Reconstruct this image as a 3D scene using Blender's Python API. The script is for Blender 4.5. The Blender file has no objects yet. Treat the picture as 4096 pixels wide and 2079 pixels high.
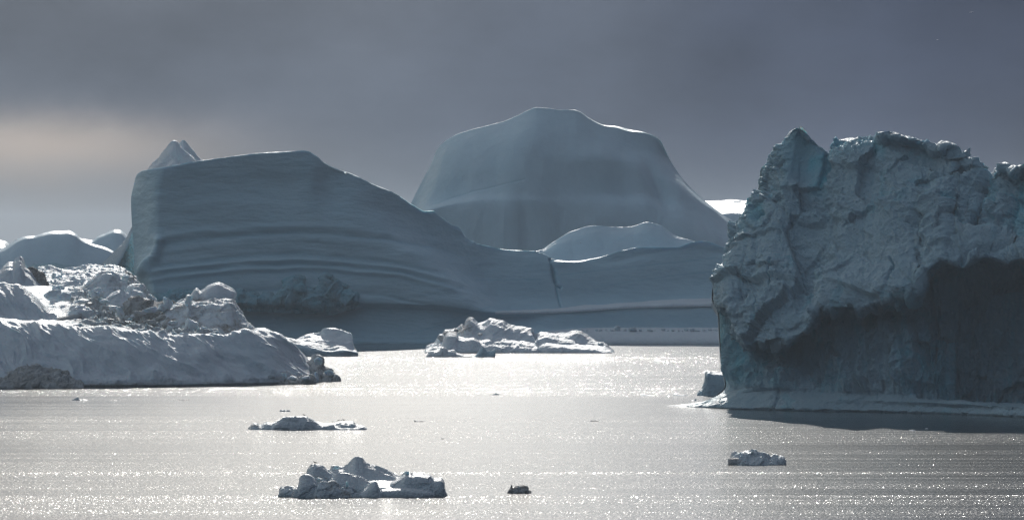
import bpy, math, random
import numpy as np

# ------------------------------------------------------------------ basics
F = 22755.0      # focal length in photo pixels (200 mm on a 36 mm wide frame)
HY = 975.0       # horizon row of the photo
CX = 2048.0
H = 60.0         # camera height above the sea, metres
R = math.radians
SUN_EL, SUN_AZ = 20.0, -1.0
rng = np.random.default_rng(7)
random.seed(7)
scene = bpy.context.scene
COL = scene.collection

def DW(y):                      # distance of a waterline seen on photo row y
    return H * F / (y - HY)

def unproj(px, py, D):
    return np.stack([(px - CX) / F * D, D, H - (py - HY) / F * D], -1)

# ------------------------------------------------------------------ noise
def _h(ix, iy, iz, s):
    n = (ix.astype(np.int64) * 374761393 + iy.astype(np.int64) * 668265263 + iz.astype(np.int64) * 2147483647 + s * 144665) & 0xFFFFFFFF
    n = ((n ^ (n >> 13)) * 1274126177) & 0xFFFFFFFF
    n = (n ^ (n >> 16)) * 2246822519 & 0xFFFFFFFF
    return (n ^ (n >> 15)) & 0xFFFFFFFF

_G = np.random.default_rng(3).normal(size=(256, 3))
_G /= np.linalg.norm(_G, axis=1)[:, None]

def perlin(P, s=0):
    P = np.asarray(P, float)
    I = np.floor(P); f = P - I; I = I.astype(np.int64)
    w = f * f * f * (f * (f * 6 - 15) + 10)
    out = 0
    for dx in (0, 1):
        wx = w[..., 0] if dx else 1 - w[..., 0]
        for dy in (0, 1):
            wy = w[..., 1] if dy else 1 - w[..., 1]
            for dz in (0, 1):
                wz = w[..., 2] if dz else 1 - w[..., 2]
                g = _G[_h(I[..., 0] + dx, I[..., 1] + dy, I[..., 2] + dz, s) & 255]
                out = out + wx * wy * wz * (g[..., 0] * (f[..., 0] - dx) + g[..., 1] * (f[..., 1] - dy) + g[..., 2] * (f[..., 2] - dz))
    return out * 1.5

def fbm(P, o=4, gain=.5, s=0):
    a, t, out = 1.0, 0.0, 0
    for k in range(o):
        out = out + a * perlin(P * 2.03 ** k, s + k * 17)
        t += a; a *= gain
    return out / t * 1.6

def ridged(P, o=4, gain=.5, s=0):
    a, t, out = 1.0, 0.0, 0
    for k in range(o):
        n = 1 - np.abs(perlin(P * 2.1 ** k, s + k * 31)) * 2
        out = out + a * n * np.abs(n)
        t += a; a *= gain
    return out / t

def blocks(P, s=0):             # broken ice: every cell is a tilted facet of its own
    P = np.asarray(P, float)
    I = np.floor(P).astype(np.int64)
    best = np.full(P.shape[:-1], 1e9); val = np.zeros(P.shape[:-1])
    for dx in (-1, 0, 1):
        for dy in (-1, 0, 1):
            for dz in (-1, 0, 1):
                c = [I[..., 0] + dx, I[..., 1] + dy, I[..., 2] + dz]
                r = [(_h(*c, s + q) & 65535) / 65535.0 for q in range(4)]
                o = np.stack([c[0] + r[0], c[1] + r[1], c[2] + r[2]], -1)
                dd = P - o
                d = (dd ** 2).sum(-1)
                g = _G[_h(*c, s + 9) & 255]
                v = r[3] - .5 + (dd * g).sum(-1) * 1.1
                m = d < best
                best = np.where(m, d, best); val = np.where(m, v, val)
    return val

# ------------------------------------------------------------------ curves
def pchip(x, y, xi):
    x = np.asarray(x, float); y = np.asarray(y, float)
    if len(x) == 2:
        return np.interp(xi, x, y)
    h = np.diff(x); d = np.diff(y) / h
    m = np.zeros_like(y)
    s = d[:-1] * d[1:]
    w1 = 2 * h[1:] + h[:-1]; w2 = h[1:] + 2 * h[:-1]
    with np.errstate(all='ignore'):
        hm = (w1 + w2) / (w1 / d[:-1] + w2 / d[1:])
    m[1:-1] = np.where(s > 0, hm, 0)
    m[0] = d[0]; m[-1] = d[-1]
    k = np.clip(np.searchsorted(x, xi, side='right') - 1, 0, len(x) - 2)
    t = np.clip((xi - x[k]) / h[k], 0, 1)
    t2, t3 = t * t, t * t * t
    return (2 * t3 - 3 * t2 + 1) * y[k] + (t3 - 2 * t2 + t) * h[k] * m[k] + (-2 * t3 + 3 * t2) * y[k + 1] + (t3 - t2) * h[k] * m[k + 1]

def pchip_rows(A, segs):        # A: rows x cols x 3 -> dense in rows, one monotone spline per column
    n = A.shape[0]
    L = np.linalg.norm(np.diff(A, axis=0), axis=2).mean(1) + 1e-6
    x = np.concatenate([[0], np.cumsum(L)])
    d = np.diff(A, axis=0) / L[:, None, None]
    m = np.zeros_like(A)
    if n > 2:
        h = L[:, None, None]
        s = d[:-1] * d[1:]
        w1 = 2 * h[1:] + h[:-1]; w2 = h[1:] + 2 * h[:-1]
        with np.errstate(all='ignore'):
            hm = (w1 + w2) / (w1 / d[:-1] + w2 / d[1:])
        m[1:-1] = np.where(s > 0, hm, 0)
    m[0] = d[0]; m[-1] = d[-1]
    out, vv = [], []
    for k in range(n - 1):
        t = np.linspace(0, 1, segs[k], endpoint=False)[:, None, None]
        t2, t3 = t * t, t * t * t
        out.append((2 * t3 - 3 * t2 + 1) * A[k] + (t3 - 2 * t2 + t) * L[k] * m[k] + (-2 * t3 + 3 * t2) * A[k + 1] + (t3 - t2) * L[k] * m[k + 1])
        vv.append(k + np.linspace(0, 1, segs[k], endpoint=False))
    out.append(A[-1:]); vv.append([n - 1.0])
    return np.concatenate(out), np.concatenate(vv)

def polyline_dist(px, py, pts):
    d = np.full(px.shape, 1e9); tt = np.zeros(px.shape); n = len(pts) - 1
    for k in range(n):
        ax, ay = pts[k]; bx, by = pts[k + 1]
        vx, vy = bx - ax, by - ay
        t = np.clip(((px - ax) * vx + (py - ay) * vy) / (vx * vx + vy * vy), 0, 1)
        q = np.hypot(px - ax - t * vx, py - ay - t * vy)
        m = q < d
        d = np.where(m, q, d); tt = np.where(m, (k + t) / n, tt)
    return d, tt

def sm(a, b, x):
    t = np.clip((x - a) / (b - a), 0, 1)
    return t * t * (3 - 2 * t)

# ------------------------------------------------------------------ objects
def tag(o, label, cat, group=None):
    o['label'] = label; o['category'] = cat
    if group: o['group'] = group
    return o

def empty(name, loc):
    o = bpy.data.objects.new(name, None); COL.objects.link(o)
    o.location = loc; o.empty_display_size = 2
    return o

def mesh_from_grid(name, V, mat, parent=None, dirt=None, blue=None):
    nr, nc, _ = V.shape
    org = np.array(parent.location) if parent is not None else V.reshape(-1, 3).mean(0) * [1, 1, 0]
    co = V.reshape(-1, 3) - org
    i = np.arange(nr * nc).reshape(nr, nc)
    q = np.stack([i[:-1, :-1], i[:-1, 1:], i[1:, 1:], i[1:, :-1]], -1).reshape(-1, 4)
    me = bpy.data.meshes.new(name)
    me.vertices.add(len(co)); me.vertices.foreach_set('co', co.astype(np.float32).ravel())
    me.loops.add(q.size); me.loops.foreach_set('vertex_index', q.astype(np.int32).ravel())
    me.polygons.add(len(q)); me.polygons.foreach_set('loop_start', np.arange(0, q.size, 4, dtype=np.int32))
    me.polygons.foreach_set('use_smooth', np.ones(len(q), bool))
    for nm, a in (('dirt', dirt), ('blue', blue)):
        if a is not None:
            at = me.attributes.new(nm, 'FLOAT', 'POINT'); at.data.foreach_set('value', np.clip(a, 0, 1).astype(np.float32).ravel())
    me.update(calc_edges=True)
    me.validate()
    me.materials.append(mat)
    o = bpy.data.objects.new(name, me); COL.objects.link(o)
    if parent is not None:
        o.parent = parent
    else:
        o.location = org
    return o

def finish(name, A, nfront, mat, parent, disp, paint, dens, sink=5.0):
    """A: control rows x columns x 3 (world). First nfront rows are the side towards the camera."""
    n = A.shape[0]
    px = CX + A[..., 0] / A[..., 1] * F; py = HY - (A[..., 2] - H) / A[..., 1] * F
    segs = []
    for k in range(n - 1):
        d = np.hypot(np.diff(px, axis=0)[k], np.diff(py, axis=0)[k])
        L = np.percentile(d, 90)
        w = np.linalg.norm(A[k + 1] - A[k], axis=1).mean() * F / A[k, :, 1].mean()   # true length in px
        if k < nfront - 1:
            segs.append(int(np.clip(max(L, w * .25) / dens, 2, 500)))
        else:
            segs.append(int(np.clip(w / (dens * 6), 2, 40)))
    V, vv = pchip_rows(A, segs)
    du = np.gradient(V, axis=1); dv = np.gradient(V, axis=0)
    N = np.cross(du, dv)
    N /= np.linalg.norm(N, axis=2)[..., None] + 1e-9
    fr = vv <= nfront - 1
    sgn = np.sign((-N[fr][..., 1]).mean()) or 1
    N = N * sgn
    c = dict(P=V, N=N, px=CX + V[..., 0] / V[..., 1] * F, py=HY - (V[..., 2] - H) / V[..., 1] * F,
             v=np.repeat(vv[:, None], V.shape[1], 1), t=np.repeat(np.linspace(0, 1, V.shape[1])[None], V.shape[0], 0))
    c['front'] = (c['v'] <= nfront - 1 + 1e-6).astype(float)
    edge = np.clip(np.minimum(c['t'], 1 - c['t']) / .012, 0, 1)
    c['edge'] = edge
    if disp is not None:
        V = V + N * (disp(c) * edge)[..., None]
        c['P'] = V
    dirt, blue = paint(c) if paint else (None, None)
    if sgn < 0:
        V = V[:, ::-1]; dirt = dirt[:, ::-1] if dirt is not None else None; blue = blue[:, ::-1] if blue is not None else None
    return mesh_from_grid(name, V, mat, parent, dirt, blue)

def close_back(rows, T, kt, pw=2.5, drop=0.06):
    """mirror the front rows to a back side T metres behind (T*kt at the crest); ends close to nothing"""
    n = len(rows); nc = rows[0].shape[0]
    t = np.linspace(0, 1, nc)
    env = np.sqrt(np.clip(1 - np.abs(2 * t - 1) ** pw, 0, 1))
    out = list(rows)
    for i in range(n - 1, -1, -1):
        k = kt + (1 - kt) * (1 - i / (n - 1)) ** .8
        a = rows[i].copy()
        th = T * k * env
        D0 = rows[n - 1][:, 1] * (i / (n - 1)) + a[:, 1] * (1 - i / (n - 1))
        nd = np.maximum(a[:, 1], D0) + th
        z1 = H - (H - a[:, 2]) / a[:, 1] * nd
        a[:, 2] = np.minimum(a[:, 2], z1) - drop * th * (0.3 if i == n - 1 else 1)
        a[:, 1] = nd
        out.append(a)
    return out

def loft(name, rows, mat, parent, T=60, kt=.6, disp=None, paint=None, dens=3.2, sink=6, pw=2.5, edge=.9, under=0.0):
    """rows bottom to top, each a list of (px, py or None for the waterline, D)"""
    w = max(max(p[0] for p in r) - min(p[0] for p in r) for r in rows)
    nc = int(np.clip(w / dens, 24, 900))
    t = np.linspace(0, 1, nc)
    G = []
    for r in rows:
        r = np.array([(p[0], (HY + H * F / p[2]) if p[1] is None else p[1], p[2]) for p in r], float)
        u = (r[:, 0] - r[0, 0]) / (r[-1, 0] - r[0, 0])
        G.append(unproj(pchip(u, r[:, 0], t), pchip(u, r[:, 1], t), pchip(u, r[:, 2], t)))
    G.insert(len(G) - 1, G[-2] * (1 - edge) + G[-1] * edge)
    if under:                   # wave-cut notch at the waterline
        un = under * np.clip((t - .04) / .1, 0, 1)
        lip = G[0].copy(); lip[:, 2] += un * .55 + .02
        G[0] = G[0].copy(); G[0][:, 1] += un
        G.insert(1, lip)
    base = G[0].copy(); base[:, 2] -= sink
    full = [base] + G
    nf = len(G) + 1
    full = close_back(full, T, kt, pw)
    return finish(name, np.stack(full), nf, mat, parent, disp, paint, dens)

PROF = [(0, 0), (.35, .06), (.72, .25), (1, .55)]
def mound(name, outline, base, D, depth, mat, parent, prof=None, T=None, kt=.35, disp=None, paint=None, dens=3.2, sink=3, pw=2.2, bx=None):
    """a lump with a traced crest; base: photo row (number, or list of (px,py)); D: distance of its foot"""
    prof = prof or PROF
    o = np.array(outline, float)
    s = np.concatenate([[0], np.cumsum(np.abs(np.diff(o[:, 0])) + .35 * np.abs(np.diff(o[:, 1])) + .01)]); s /= s[-1]
    L = np.hypot(*np.diff(o, axis=0).T).sum()
    nc = int(np.clip(L / dens, 18, 700))
    t = np.linspace(0, 1, nc)
    cx = pchip(s, o[:, 0], t); cy = pchip(s, o[:, 1], t)
    x0, x1 = bx or (o[:, 0].min(), o[:, 0].max())
    bxs = x0 + (cx - cx.min()) / (cx.max() - cx.min()) * (x1 - x0)
    bxs = np.maximum.accumulate(bxs)
    by = np.full(nc, float(base)) if not isinstance(base, list) else np.interp(bxs, [p[0] for p in base], [p[1] for p in base])
    by = np.maximum(by, cy + .5)
    D0 = np.full(nc, float(D)) if D is not None else H * F / (by - HY)
    env = np.clip(1 - np.abs(2 * t - 1) ** 3, 0, 1) ** .6
    G = []
    for h, d in prof:
        px = bxs + (cx - bxs) * h; py = by + (cy - by) * h
        G.append(unproj(px, py, D0 + depth * (d * (.35 + .65 * env) + .25 * (1 - env))))
    G.insert(len(G) - 1, G[-2] * .12 + G[-1] * .88)
    b = G[0].copy(); b[:, 2] -= sink
    full = close_back([b] + G, T if T is not None else depth, kt, pw)
    return finish(name, np.stack(full), len(G) + 1, mat, parent, disp, paint, dens)

def rough(a=1.0, sc=.12, o=5, s=1, rid=0.0, blk=0.0, bs=.25, stretch=(1, 1, 1), gain=.52):
    S = np.array(stretch)
    def f(c):
        P = c['P'] * S
        d = a * fbm(P * sc, o, gain, s)
        if rid: d = d + rid * ridged(P * sc * 1.6, 4, .55, s + 5)
        if blk: d = d + blk * blocks(c['P'] * bs, s + 3)
        return d
    return f

def paint_dirt(amount=.5, sc=.09, s=40, lo=.05, hi=.5, blue=0.0):
    def f(c):
        n = fbm(c['P'] * sc, 5, .6, s)
        return amount * sm(lo, hi, n), np.full(n.shape, blue) * (0.5 + .5 * fbm(c['P'] * sc, 2, .5, s + 5))
    return f

# ------------------------------------------------------------------ materials
def nodes(name):
    m = bpy.data.materials.new(name); m.use_nodes = True
    nt = m.node_tree; b = nt.nodes['Principled BSDF']
    return m, nt, b

def N(nt, typ, **k):
    n = nt.nodes.new(typ)
    for a, v in k.items():
        if a.startswith('i_'):
            key = a[2:]
            n.inputs[int(key) if key.isdigit() else key.replace('_', ' ')].default_value = v
        else:
            setattr(n, a, v)
    return n

def noise(nt, vec, scale, detail=4, rough=.55, out='Fac'):
    n = N(nt, 'ShaderNodeTexNoise'); n.inputs['Scale'].default_value = scale
    n.inputs['Detail'].default_value = detail; n.inputs['Roughness'].default_value = rough
    nt.links.new(vec, n.inputs['Vector'])
    return n.outputs[out]

def ramp(nt, fac, stops, interp='LINEAR'):
    r = N(nt, 'ShaderNodeValToRGB'); r.color_ramp.interpolation = interp
    el = r.color_ramp.elements
    while len(el) < len(stops): el.new(.5)
    for e, (p, c) in zip(el, stops):
        e.position = p; e.color = (*c, 1) if len(c) == 3 else (c[0],) * 3 + (1,)
    nt.links.new(fac, r.inputs[0])
    return r.outputs[0]

def math_(nt, op, a, b=None, c=None):
    m = N(nt, 'ShaderNodeMath', operation=op)
    for k, v in enumerate((a, b, c)):
        if v is None: continue
        if isinstance(v, (int, float)): m.inputs[k].default_value = v
        else: nt.links.new(v, m.inputs[k])
    return m.outputs[0]

def mixc(nt, fac, a, b):
    m = N(nt, 'ShaderNodeMix', data_type='RGBA')
    for k, v in ((0, fac), (6, a), (7, b)):
        if isinstance(v, (int, float)): m.inputs[k].default_value = v
        elif isinstance(v, tuple): m.inputs[k].default_value = (*v, 1)
        else: nt.links.new(v, m.inputs[k])
    return m.outputs[2]

def ice_material(name, ca, cb, rgh=.38, spec=.5, sparkle=.35, spark_sc=1.2, bump=.6, bump_sc=.5, sss=.35, sss_r=2.0,
                 blue=(.25, .52, .66), dirt=(.125, .10, .075), stretch=(1, 1, 1), dirtn=0.0):
    m, nt, b = nodes(name)
    L = nt.links.new
    geo = N(nt, 'ShaderNodeNewGeometry')
    mp = N(nt, 'ShaderNodeMapping'); mp.inputs['Scale'].default_value = stretch
    L(geo.outputs['Position'], mp.inputs['Vector'])
    pos = geo.outputs['Position']
    col = mixc(nt, noise(nt, pos, .035, 5), ca, cb)
    fine = noise(nt, mp.outputs[0], bump_sc * .6, 6, .62)
    col = mixc(nt, math_(nt, 'MULTIPLY', math_(nt, 'SUBTRACT', fine, .45), .5), col, (ca[0] * .62, ca[1] * .66, ca[2] * .7))
    ab = N(nt, 'ShaderNodeAttribute', attribute_name='blue'); ad = N(nt, 'ShaderNodeAttribute', attribute_name='dirt')
    col = mixc(nt, ab.outputs['Fac'], col, blue)
    dn = noise(nt, pos, .9, 6, .65)
    df = math_(nt, 'MULTIPLY', ad.outputs['Fac'], ramp(nt, dn, [(.35, (.25,)), (.62, (1,))]))
    dc = mixc(nt, noise(nt, pos, .35, 4), dirt, (dirt[0] * 2.3, dirt[1] * 2.25, dirt[2] * 2.2))
    col = mixc(nt, df, col, dc)
    L(col, b.inputs['Base Color'])
    ro = math_(nt, 'MULTIPLY_ADD', noise(nt, pos, .25, 4), .3, rgh - .15)
    L(math_(nt, 'MAXIMUM', math_(nt, 'MULTIPLY_ADD', ad.outputs['Fac'], .3, ro), .12), b.inputs['Roughness'])
    L(math_(nt, 'MULTIPLY', ramp(nt, noise(nt, pos, .11, 4), [(.42, (.3,)), (.68, (1.6,))]), spec), b.inputs['Specular IOR Level'])
    b.inputs['IOR'].default_value = 1.31
    b.inputs['Subsurface Weight'].default_value = sss
    b.inputs['Subsurface Radius'].default_value = (.35, .8, 1.0)
    b.inputs['Subsurface Scale'].default_value = sss_r
    # crystals: every small cell of the crust has a tilt of its own
    sp = N(nt, 'ShaderNodeTexNoise'); sp.inputs['Scale'].default_value = spark_sc; sp.inputs['Detail'].default_value = 2
    L(pos, sp.inputs['Vector'])
    v1 = N(nt, 'ShaderNodeVectorMath', operation='SUBTRACT'); L(sp.outputs['Color'], v1.inputs[0]); v1.inputs[1].default_value = (.5, .5, .5)
    v2 = N(nt, 'ShaderNodeVectorMath', operation='SCALE'); L(v1.outputs[0], v2.inputs[0]); v2.inputs['Scale'].default_value = sparkle
    bp = N(nt, 'ShaderNodeBump'); bp.inputs['Strength'].default_value = bump; bp.inputs['Distance'].default_value = 1.0
    L(noise(nt, mp.outputs[0], bump_sc, 6, .6), bp.inputs['Height'])
    v3 = N(nt, 'ShaderNodeVectorMath', operation='ADD'); L(bp.outputs[0], v3.inputs[0]); L(v2.outputs[0], v3.inputs[1])
    v4 = N(nt, 'ShaderNodeVectorMath', operation='NORMALIZE'); L(v3.outputs[0], v4.inputs[0])
    L(v4.outputs[0], b.inputs['Normal'])
    return m

M_BAND = ice_material('banded_ice', (.52, .71, .80), (.40, .61, .72), rgh=.5, spec=.25, bump=.5, bump_sc=.35, stretch=(.35, .6, 1.6), sparkle=.3)
M_FAR = ice_material('far_ice', (.57, .73, .83), (.48, .67, .78), rgh=.5, spec=.18, bump=.5, bump_sc=.22, sparkle=.3, sss=.2)
M_ROUGH = ice_material('rough_ice', (.42, .55, .64), (.30, .44, .54), rgh=.52, spec=.25, bump=1.8, bump_sc=.55, sparkle=.15, sss=.28, sss_r=1.8, blue=(.16, .50, .62))
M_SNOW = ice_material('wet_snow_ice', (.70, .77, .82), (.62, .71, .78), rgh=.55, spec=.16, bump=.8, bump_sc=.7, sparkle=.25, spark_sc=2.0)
M_DIRTY = ice_material('dirty_ice', (.60, .63, .65), (.48, .50, .51), rgh=.6, spec=.15, bump=1.2, bump_sc=1.2, sparkle=.2, sss=.05, dirt=(.13, .118, .10))
M_GLAZE = ice_material('small_floe_ice', (.72, .79, .83), (.62, .71, .77), rgh=.48, spec=.2, bump=.8, bump_sc=1.4, sparkle=.2, spark_sc=3, sss=.15, sss_r=.6)

# ------------------------------------------------------------------ sea
def sea_material():
    m, nt, b = nodes('arctic_sea')
    L = nt.links.new
    geo = N(nt, 'ShaderNodeNewGeometry'); pos = geo.outputs['Position']
    # slicks and wind lanes: long streaks of calmer and rougher water
    def streak(sx, sy, detail, rot, out='Fac'):
        mp = N(nt, 'ShaderNodeMapping'); mp.inputs['Scale'].default_value = (sx, sy, 1); mp.inputs['Rotation'].default_value = (0, 0, rot)
        L(pos, mp.inputs['Vector'])
        return noise(nt, mp.outputs[0], 1.0, detail, .6, out)
    s1 = streak(1 / 1500., 1 / 32., 5, .012)
    s2 = streak(1 / 500., 1 / 9., 4, -.008)
    sx = N(nt, 'ShaderNodeSeparateXYZ'); L(pos, sx.inputs[0])
    # distance lanes measured out over the fjord (metres from the shore viewpoint)
    warp = math_(nt, 'MULTIPLY_ADD', streak(1 / 600., 1 / 60., 4, .012), 70., sx.outputs['Y'])
    warp = math_(nt, 'SUBTRACT', warp, 35.)
    lane = ramp(nt, math_(nt, 'DIVIDE', warp, 4000.), LANES)
    k = math_(nt, 'ADD', math_(nt, 'MULTIPLY', math_(nt, 'SUBTRACT', s1, .5), 3.4), math_(nt, 'MULTIPLY', math_(nt, 'SUBTRACT', s2, .5), 2.4))
    amp = math_(nt, 'MAXIMUM', math_(nt, 'MULTIPLY', lane, math_(nt, 'ADD', math_(nt, 'MULTIPLY', k, .65), 1.0)), .15)
    s3 = streak(1 / 1300., 1 / 42., 3, .006)
    line = ramp(nt, math_(nt, 'ABSOLUTE', math_(nt, 'SUBTRACT', s3, .5)), [(0, (.62,)), (.035, (1,))])
    s4 = streak(1 / 700., 1 / 17., 2, -.004)
    line2 = ramp(nt, math_(nt, 'ABSOLUTE', math_(nt, 'SUBTRACT', s4, .47)), [(0, (.8,)), (.04, (1,))])
    amp = math_(nt, 'MULTIPLY', amp, math_(nt, 'MULTIPLY', line, line2))
    n1 = N(nt, 'ShaderNodeTexNoise'); n1.inputs['Scale'].default_value = 2.1; n1.inputs['Detail'].default_value = 3; n1.inputs['Roughness'].default_value = .6
    L(pos, n1.inputs['Vector'])
    v1 = N(nt, 'ShaderNodeVectorMath', operation='SUBTRACT'); L(n1.outputs['Color'], v1.inputs[0]); v1.inputs[1].default_value = (.5, .5, .5)
    v2 = N(nt, 'ShaderNodeVectorMath', operation='SCALE'); L(v1.outputs[0], v2.inputs[0]); L(math_(nt, 'MULTIPLY', amp, WAVE), v2.inputs['Scale'])
    v3 = N(nt, 'ShaderNodeVectorMath', operation='MULTIPLY'); L(v2.outputs[0], v3.inputs[0]); v3.inputs[1].default_value = (4.2, 1.2, 0)
    v4 = N(nt, 'ShaderNodeVectorMath', operation='ADD'); L(v3.outputs[0], v4.inputs[0]); v4.inputs[1].default_value = (0, 0, 1)
    v5 = N(nt, 'ShaderNodeVectorMath', operation='NORMALIZE'); L(v4.outputs[0], v5.inputs[0])
    L(v5.outputs[0], b.inputs['Normal'])
    b.inputs['Base Color'].default_value = (.018, .028, .034, 1)
    b.inputs['Roughness'].default_value = .112
    b.inputs['IOR'].default_value = 1.333
    b.inputs['Specular IOR Level'].default_value = .5
    return m

def _l(y, v): return (DW(y) / 4000., (v,))
LANES = [_l(2300, .95), _l(2010, 1.08), _l(1950, 1.05), _l(1870, .92), _l(1800, .94), _l(1710, .96), _l(1680, .90), _l(1655, .62), _l(1600, .58), _l(1590, .75), _l(1572, 1.3), _l(1500, 1.15), _l(1440, 1.4), _l(1400, 1.1), _l(1378, .8)]
LANES.sort()
WAVE = .455
me = bpy.data.meshes.new('sea')
me.from_pydata([(-14000, -300, 0), (14000, -300, 0), (14000, 30000, 0), (-14000, 30000, 0)], [], [(0, 1, 2, 3)])
me.materials.append(sea_material())
sea = bpy.data.objects.new('sea', me); COL.objects.link(sea); sea['kind'] = 'structure'

# ================================================================== THE GREAT BANDED BERG
B = 3413.
main = tag(empty('iceberg', ((1500 - CX) / F * B, B, 0)), 'huge flat topped iceberg with curved grey-blue bands and a long low wall to its right', 'iceberg')
CREST = [(540, 716), (547, 702), (562, 690), (597, 681), (665, 672), (808, 645), (1024, 617), (1113, 611), (1209, 606), (1233, 611), (1257, 627), (1320, 666), (1400, 695), (1495, 739), (1591, 779),
         (1654, 819), (1702, 843), (1734, 841), (1750, 858), (1797, 893), (1837, 915), (1853, 939), (1877, 962), (1941, 983), (2036, 998), (2131, 1002), (2171, 1014), (2227, 1041), (2291, 1047),
         (2386, 1034), (2481, 1006), (2577, 989), (2704, 989), (2776, 968), (2815, 965), (2911, 994), (3000, 1002), (3300, 1010)]
cp = np.array(CREST, float)
def dcrest(x): return float(np.interp(x, [540, 580, 650, 1200, 1260, 1500, 1650, 1750, 1850, 2000, 3300], [B + 48, B + 24, B + 12, B + 16, B + 18, B + 26, B + 42, B + 58, B + 70, B + 78, B + 88]))
crest_row = [(x, y, dcrest(x)) for x, y in CREST]
def row(start, pts): return [start] + pts
rows = [
    [(575, None, B + 30), (640, None, B - 5), (900, None, B - 5), (1400, None, B - 5), (1700, None, B - 5), (1950, None, B), (2300, None, B), (2900, None, B), (3300, None, B)],
    [(572, 1350, B + 31), (640, 1352, B - 3), (900, 1352, B - 3), (1400, 1352, B - 3), (1700, 1352, B - 3), (1950, 1348, B + 6), (2150, 1335, B + 14), (2300, 1326, B + 26), (2500, 1322, B + 30), (2900, 1322, B + 30), (3300, 1322, B + 30)],
    [(568, 1300, B + 34), (640, 1300, B + 1.5), (900, 1300, B + 1.5), (1400, 1300, B + 1.5), (1700, 1300, B + 1.5), (1950, 1310, B + 12), (2150, 1312, B + 30), (2300, 1311, B + 40), (2500, 1309, B + 42), (2900, 1309, B + 42), (3300, 1309, B + 42)],
    [(560, 1240, B + 34), (640, 1236, B + 4), (900, 1232, B + 4), (1400, 1234, B + 4), (1700, 1240, B + 4), (1850, 1256, B + 8), (1950, 1270, B + 16), (2050, 1268, B + 30), (2200, 1262, B + 42), (2350, 1255, B + 44), (2900, 1240, B + 44), (3300, 1235, B + 44)],
    [(552, 1205, B + 32), (640, 1212, B), (900, 1206, B - 1), (1400, 1208, B - 2), (1700, 1218, B - 1), (1850, 1232, B + 3), (1950, 1248, B + 12), (2050, 1251, B + 28), (2200, 1248, B + 43), (2350, 1240, B + 45), (2500, 1229, B + 45), (2880, 1220, B + 46), (3300, 1214, B + 46)],
    [(546, 1160, B + 34), (620, 1172, B + 1), (900, 1160, B), (1400, 1160, B), (1700, 1170, B + 1), (1850, 1192, B + 6), (1950, 1222, B + 22), (2050, 1243, B + 46), (2200, 1236, B + 60), (2350, 1222, B + 66), (2500, 1211, B + 68), (2880, 1193, B + 70), (3300, 1186, B + 70)],
    [(538, 1090, B + 36), (600, 1090, B + 4), (900, 1085, B + 2), (1400, 1085, B + 2), (1650, 1095, B + 4), (1780, 1115, B + 10), (1880, 1150, B + 30), (2000, 1185, B + 62), (2200, 1180, B + 70), (2500, 1160, B + 74), (2880, 1140, B + 77), (3300, 1130, B + 77)],
    [(535, 1000, B + 38), (630, 1000, B + 8), (900, 1000, B + 5), (1400, 1000, B + 5), (1600, 1010, B + 8), (1720, 1035, B + 18), (1820, 1075, B + 44), (1950, 1110, B + 68), (2200, 1120, B + 72), (2500, 1095, B + 76), (2880, 1075, B + 80), (3300, 1070, B + 80)],
    [(528, 900, B + 40), (640, 900, B + 10), (900, 895, B + 8), (1300, 895, B + 8), (1500, 910, B + 12), (1620, 940, B + 26), (1720, 975, B + 44), (1850, 1020, B + 64), (2000, 1052, B + 74), (2200, 1075, B + 74), (2400, 1070, B + 77), (2600, 1040, B + 80), (2880, 1030, B + 83), (3300, 1035, B + 83)],
    [(524, 800, B + 43), (640, 790, B + 12), (900, 770, B + 11), (1200, 755, B + 12), (1320, 775, B + 14), (1450, 810, B + 18), (1600, 860, B + 34), (1720, 900, B + 52), (1850, 970, B + 67), (2000, 1016, B + 76), (2200, 1048, B + 75), (2400, 1050, B + 79), (2600, 1010, B + 83), (2780, 992, B + 85), (2900, 1008, B + 86), (3300, 1020, B + 86)],
    crest_row,
]
STR = [(905, 14, .9), (932, 10, -.7), (960, 16, .5), (1020, 9, -.8), (1040, 6, 1.0), (1056, 8, -.9), (1072, 7, .9), (1090, 12, -.5), (1130, 20, .5), (1160, 8, -.6)]
def strata(c):
    px, py = c['px'], c['py']
    x = px - 1220
    wob = 10 * fbm(np.stack([px / 260, py / 120, 0 * px], -1), 3, .5, 8)
    s = py - np.where(x > 0, 55 * (x / 480) ** 2, 42 * (x / 560) ** 2) + wob
    wgt = sm(1980, 1600, px) * sm(560, 680, px) * c['front']
    d = 0; tone = 0
    for y, w, a in STR:
        g = np.exp(-((s - y) / w) ** 2)
        a_ = a * (.55 + .9 * np.clip(.5 + fbm(np.stack([px / 180, py / 90 + y, 0 * px], -1), 2, .5, 5), 0, 1)); d = d + a_ * g; tone = tone + np.maximum(-a, 0) * g
    fine = fbm(np.stack([px / 700, s / 9, 0 * px], -1), 3, .6, 15) * sm(840, 900, s)
    d = d + .14 * fine; tone = tone + .15 * np.clip(-fine, 0, 1)
    return d * wgt, tone * wgt
CRACKS = [([(2200, 1035), (2205, 1060), (2213, 1090), (2217, 1120), (2225, 1140), (2240, 1150)], 5, 3.0), ([(2212, 1080), (2222, 1125)], 9, 2.0), ([(2225, 1150), (2232, 1190), (2244, 1230)], 4, 1.5)]
LINES = [[(1430, 1200), (1580, 1196), (1700, 1180), (1850, 1148)], [(1620, 1340), (1760, 1300), (1850, 1262), (1960, 1225)], [(2245, 1098), (2500, 1072), (2860, 1030)], [(1900, 1122), (2160, 1118)], [(2400, 1145), (2700, 1100), (2860, 1084)]]
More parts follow.
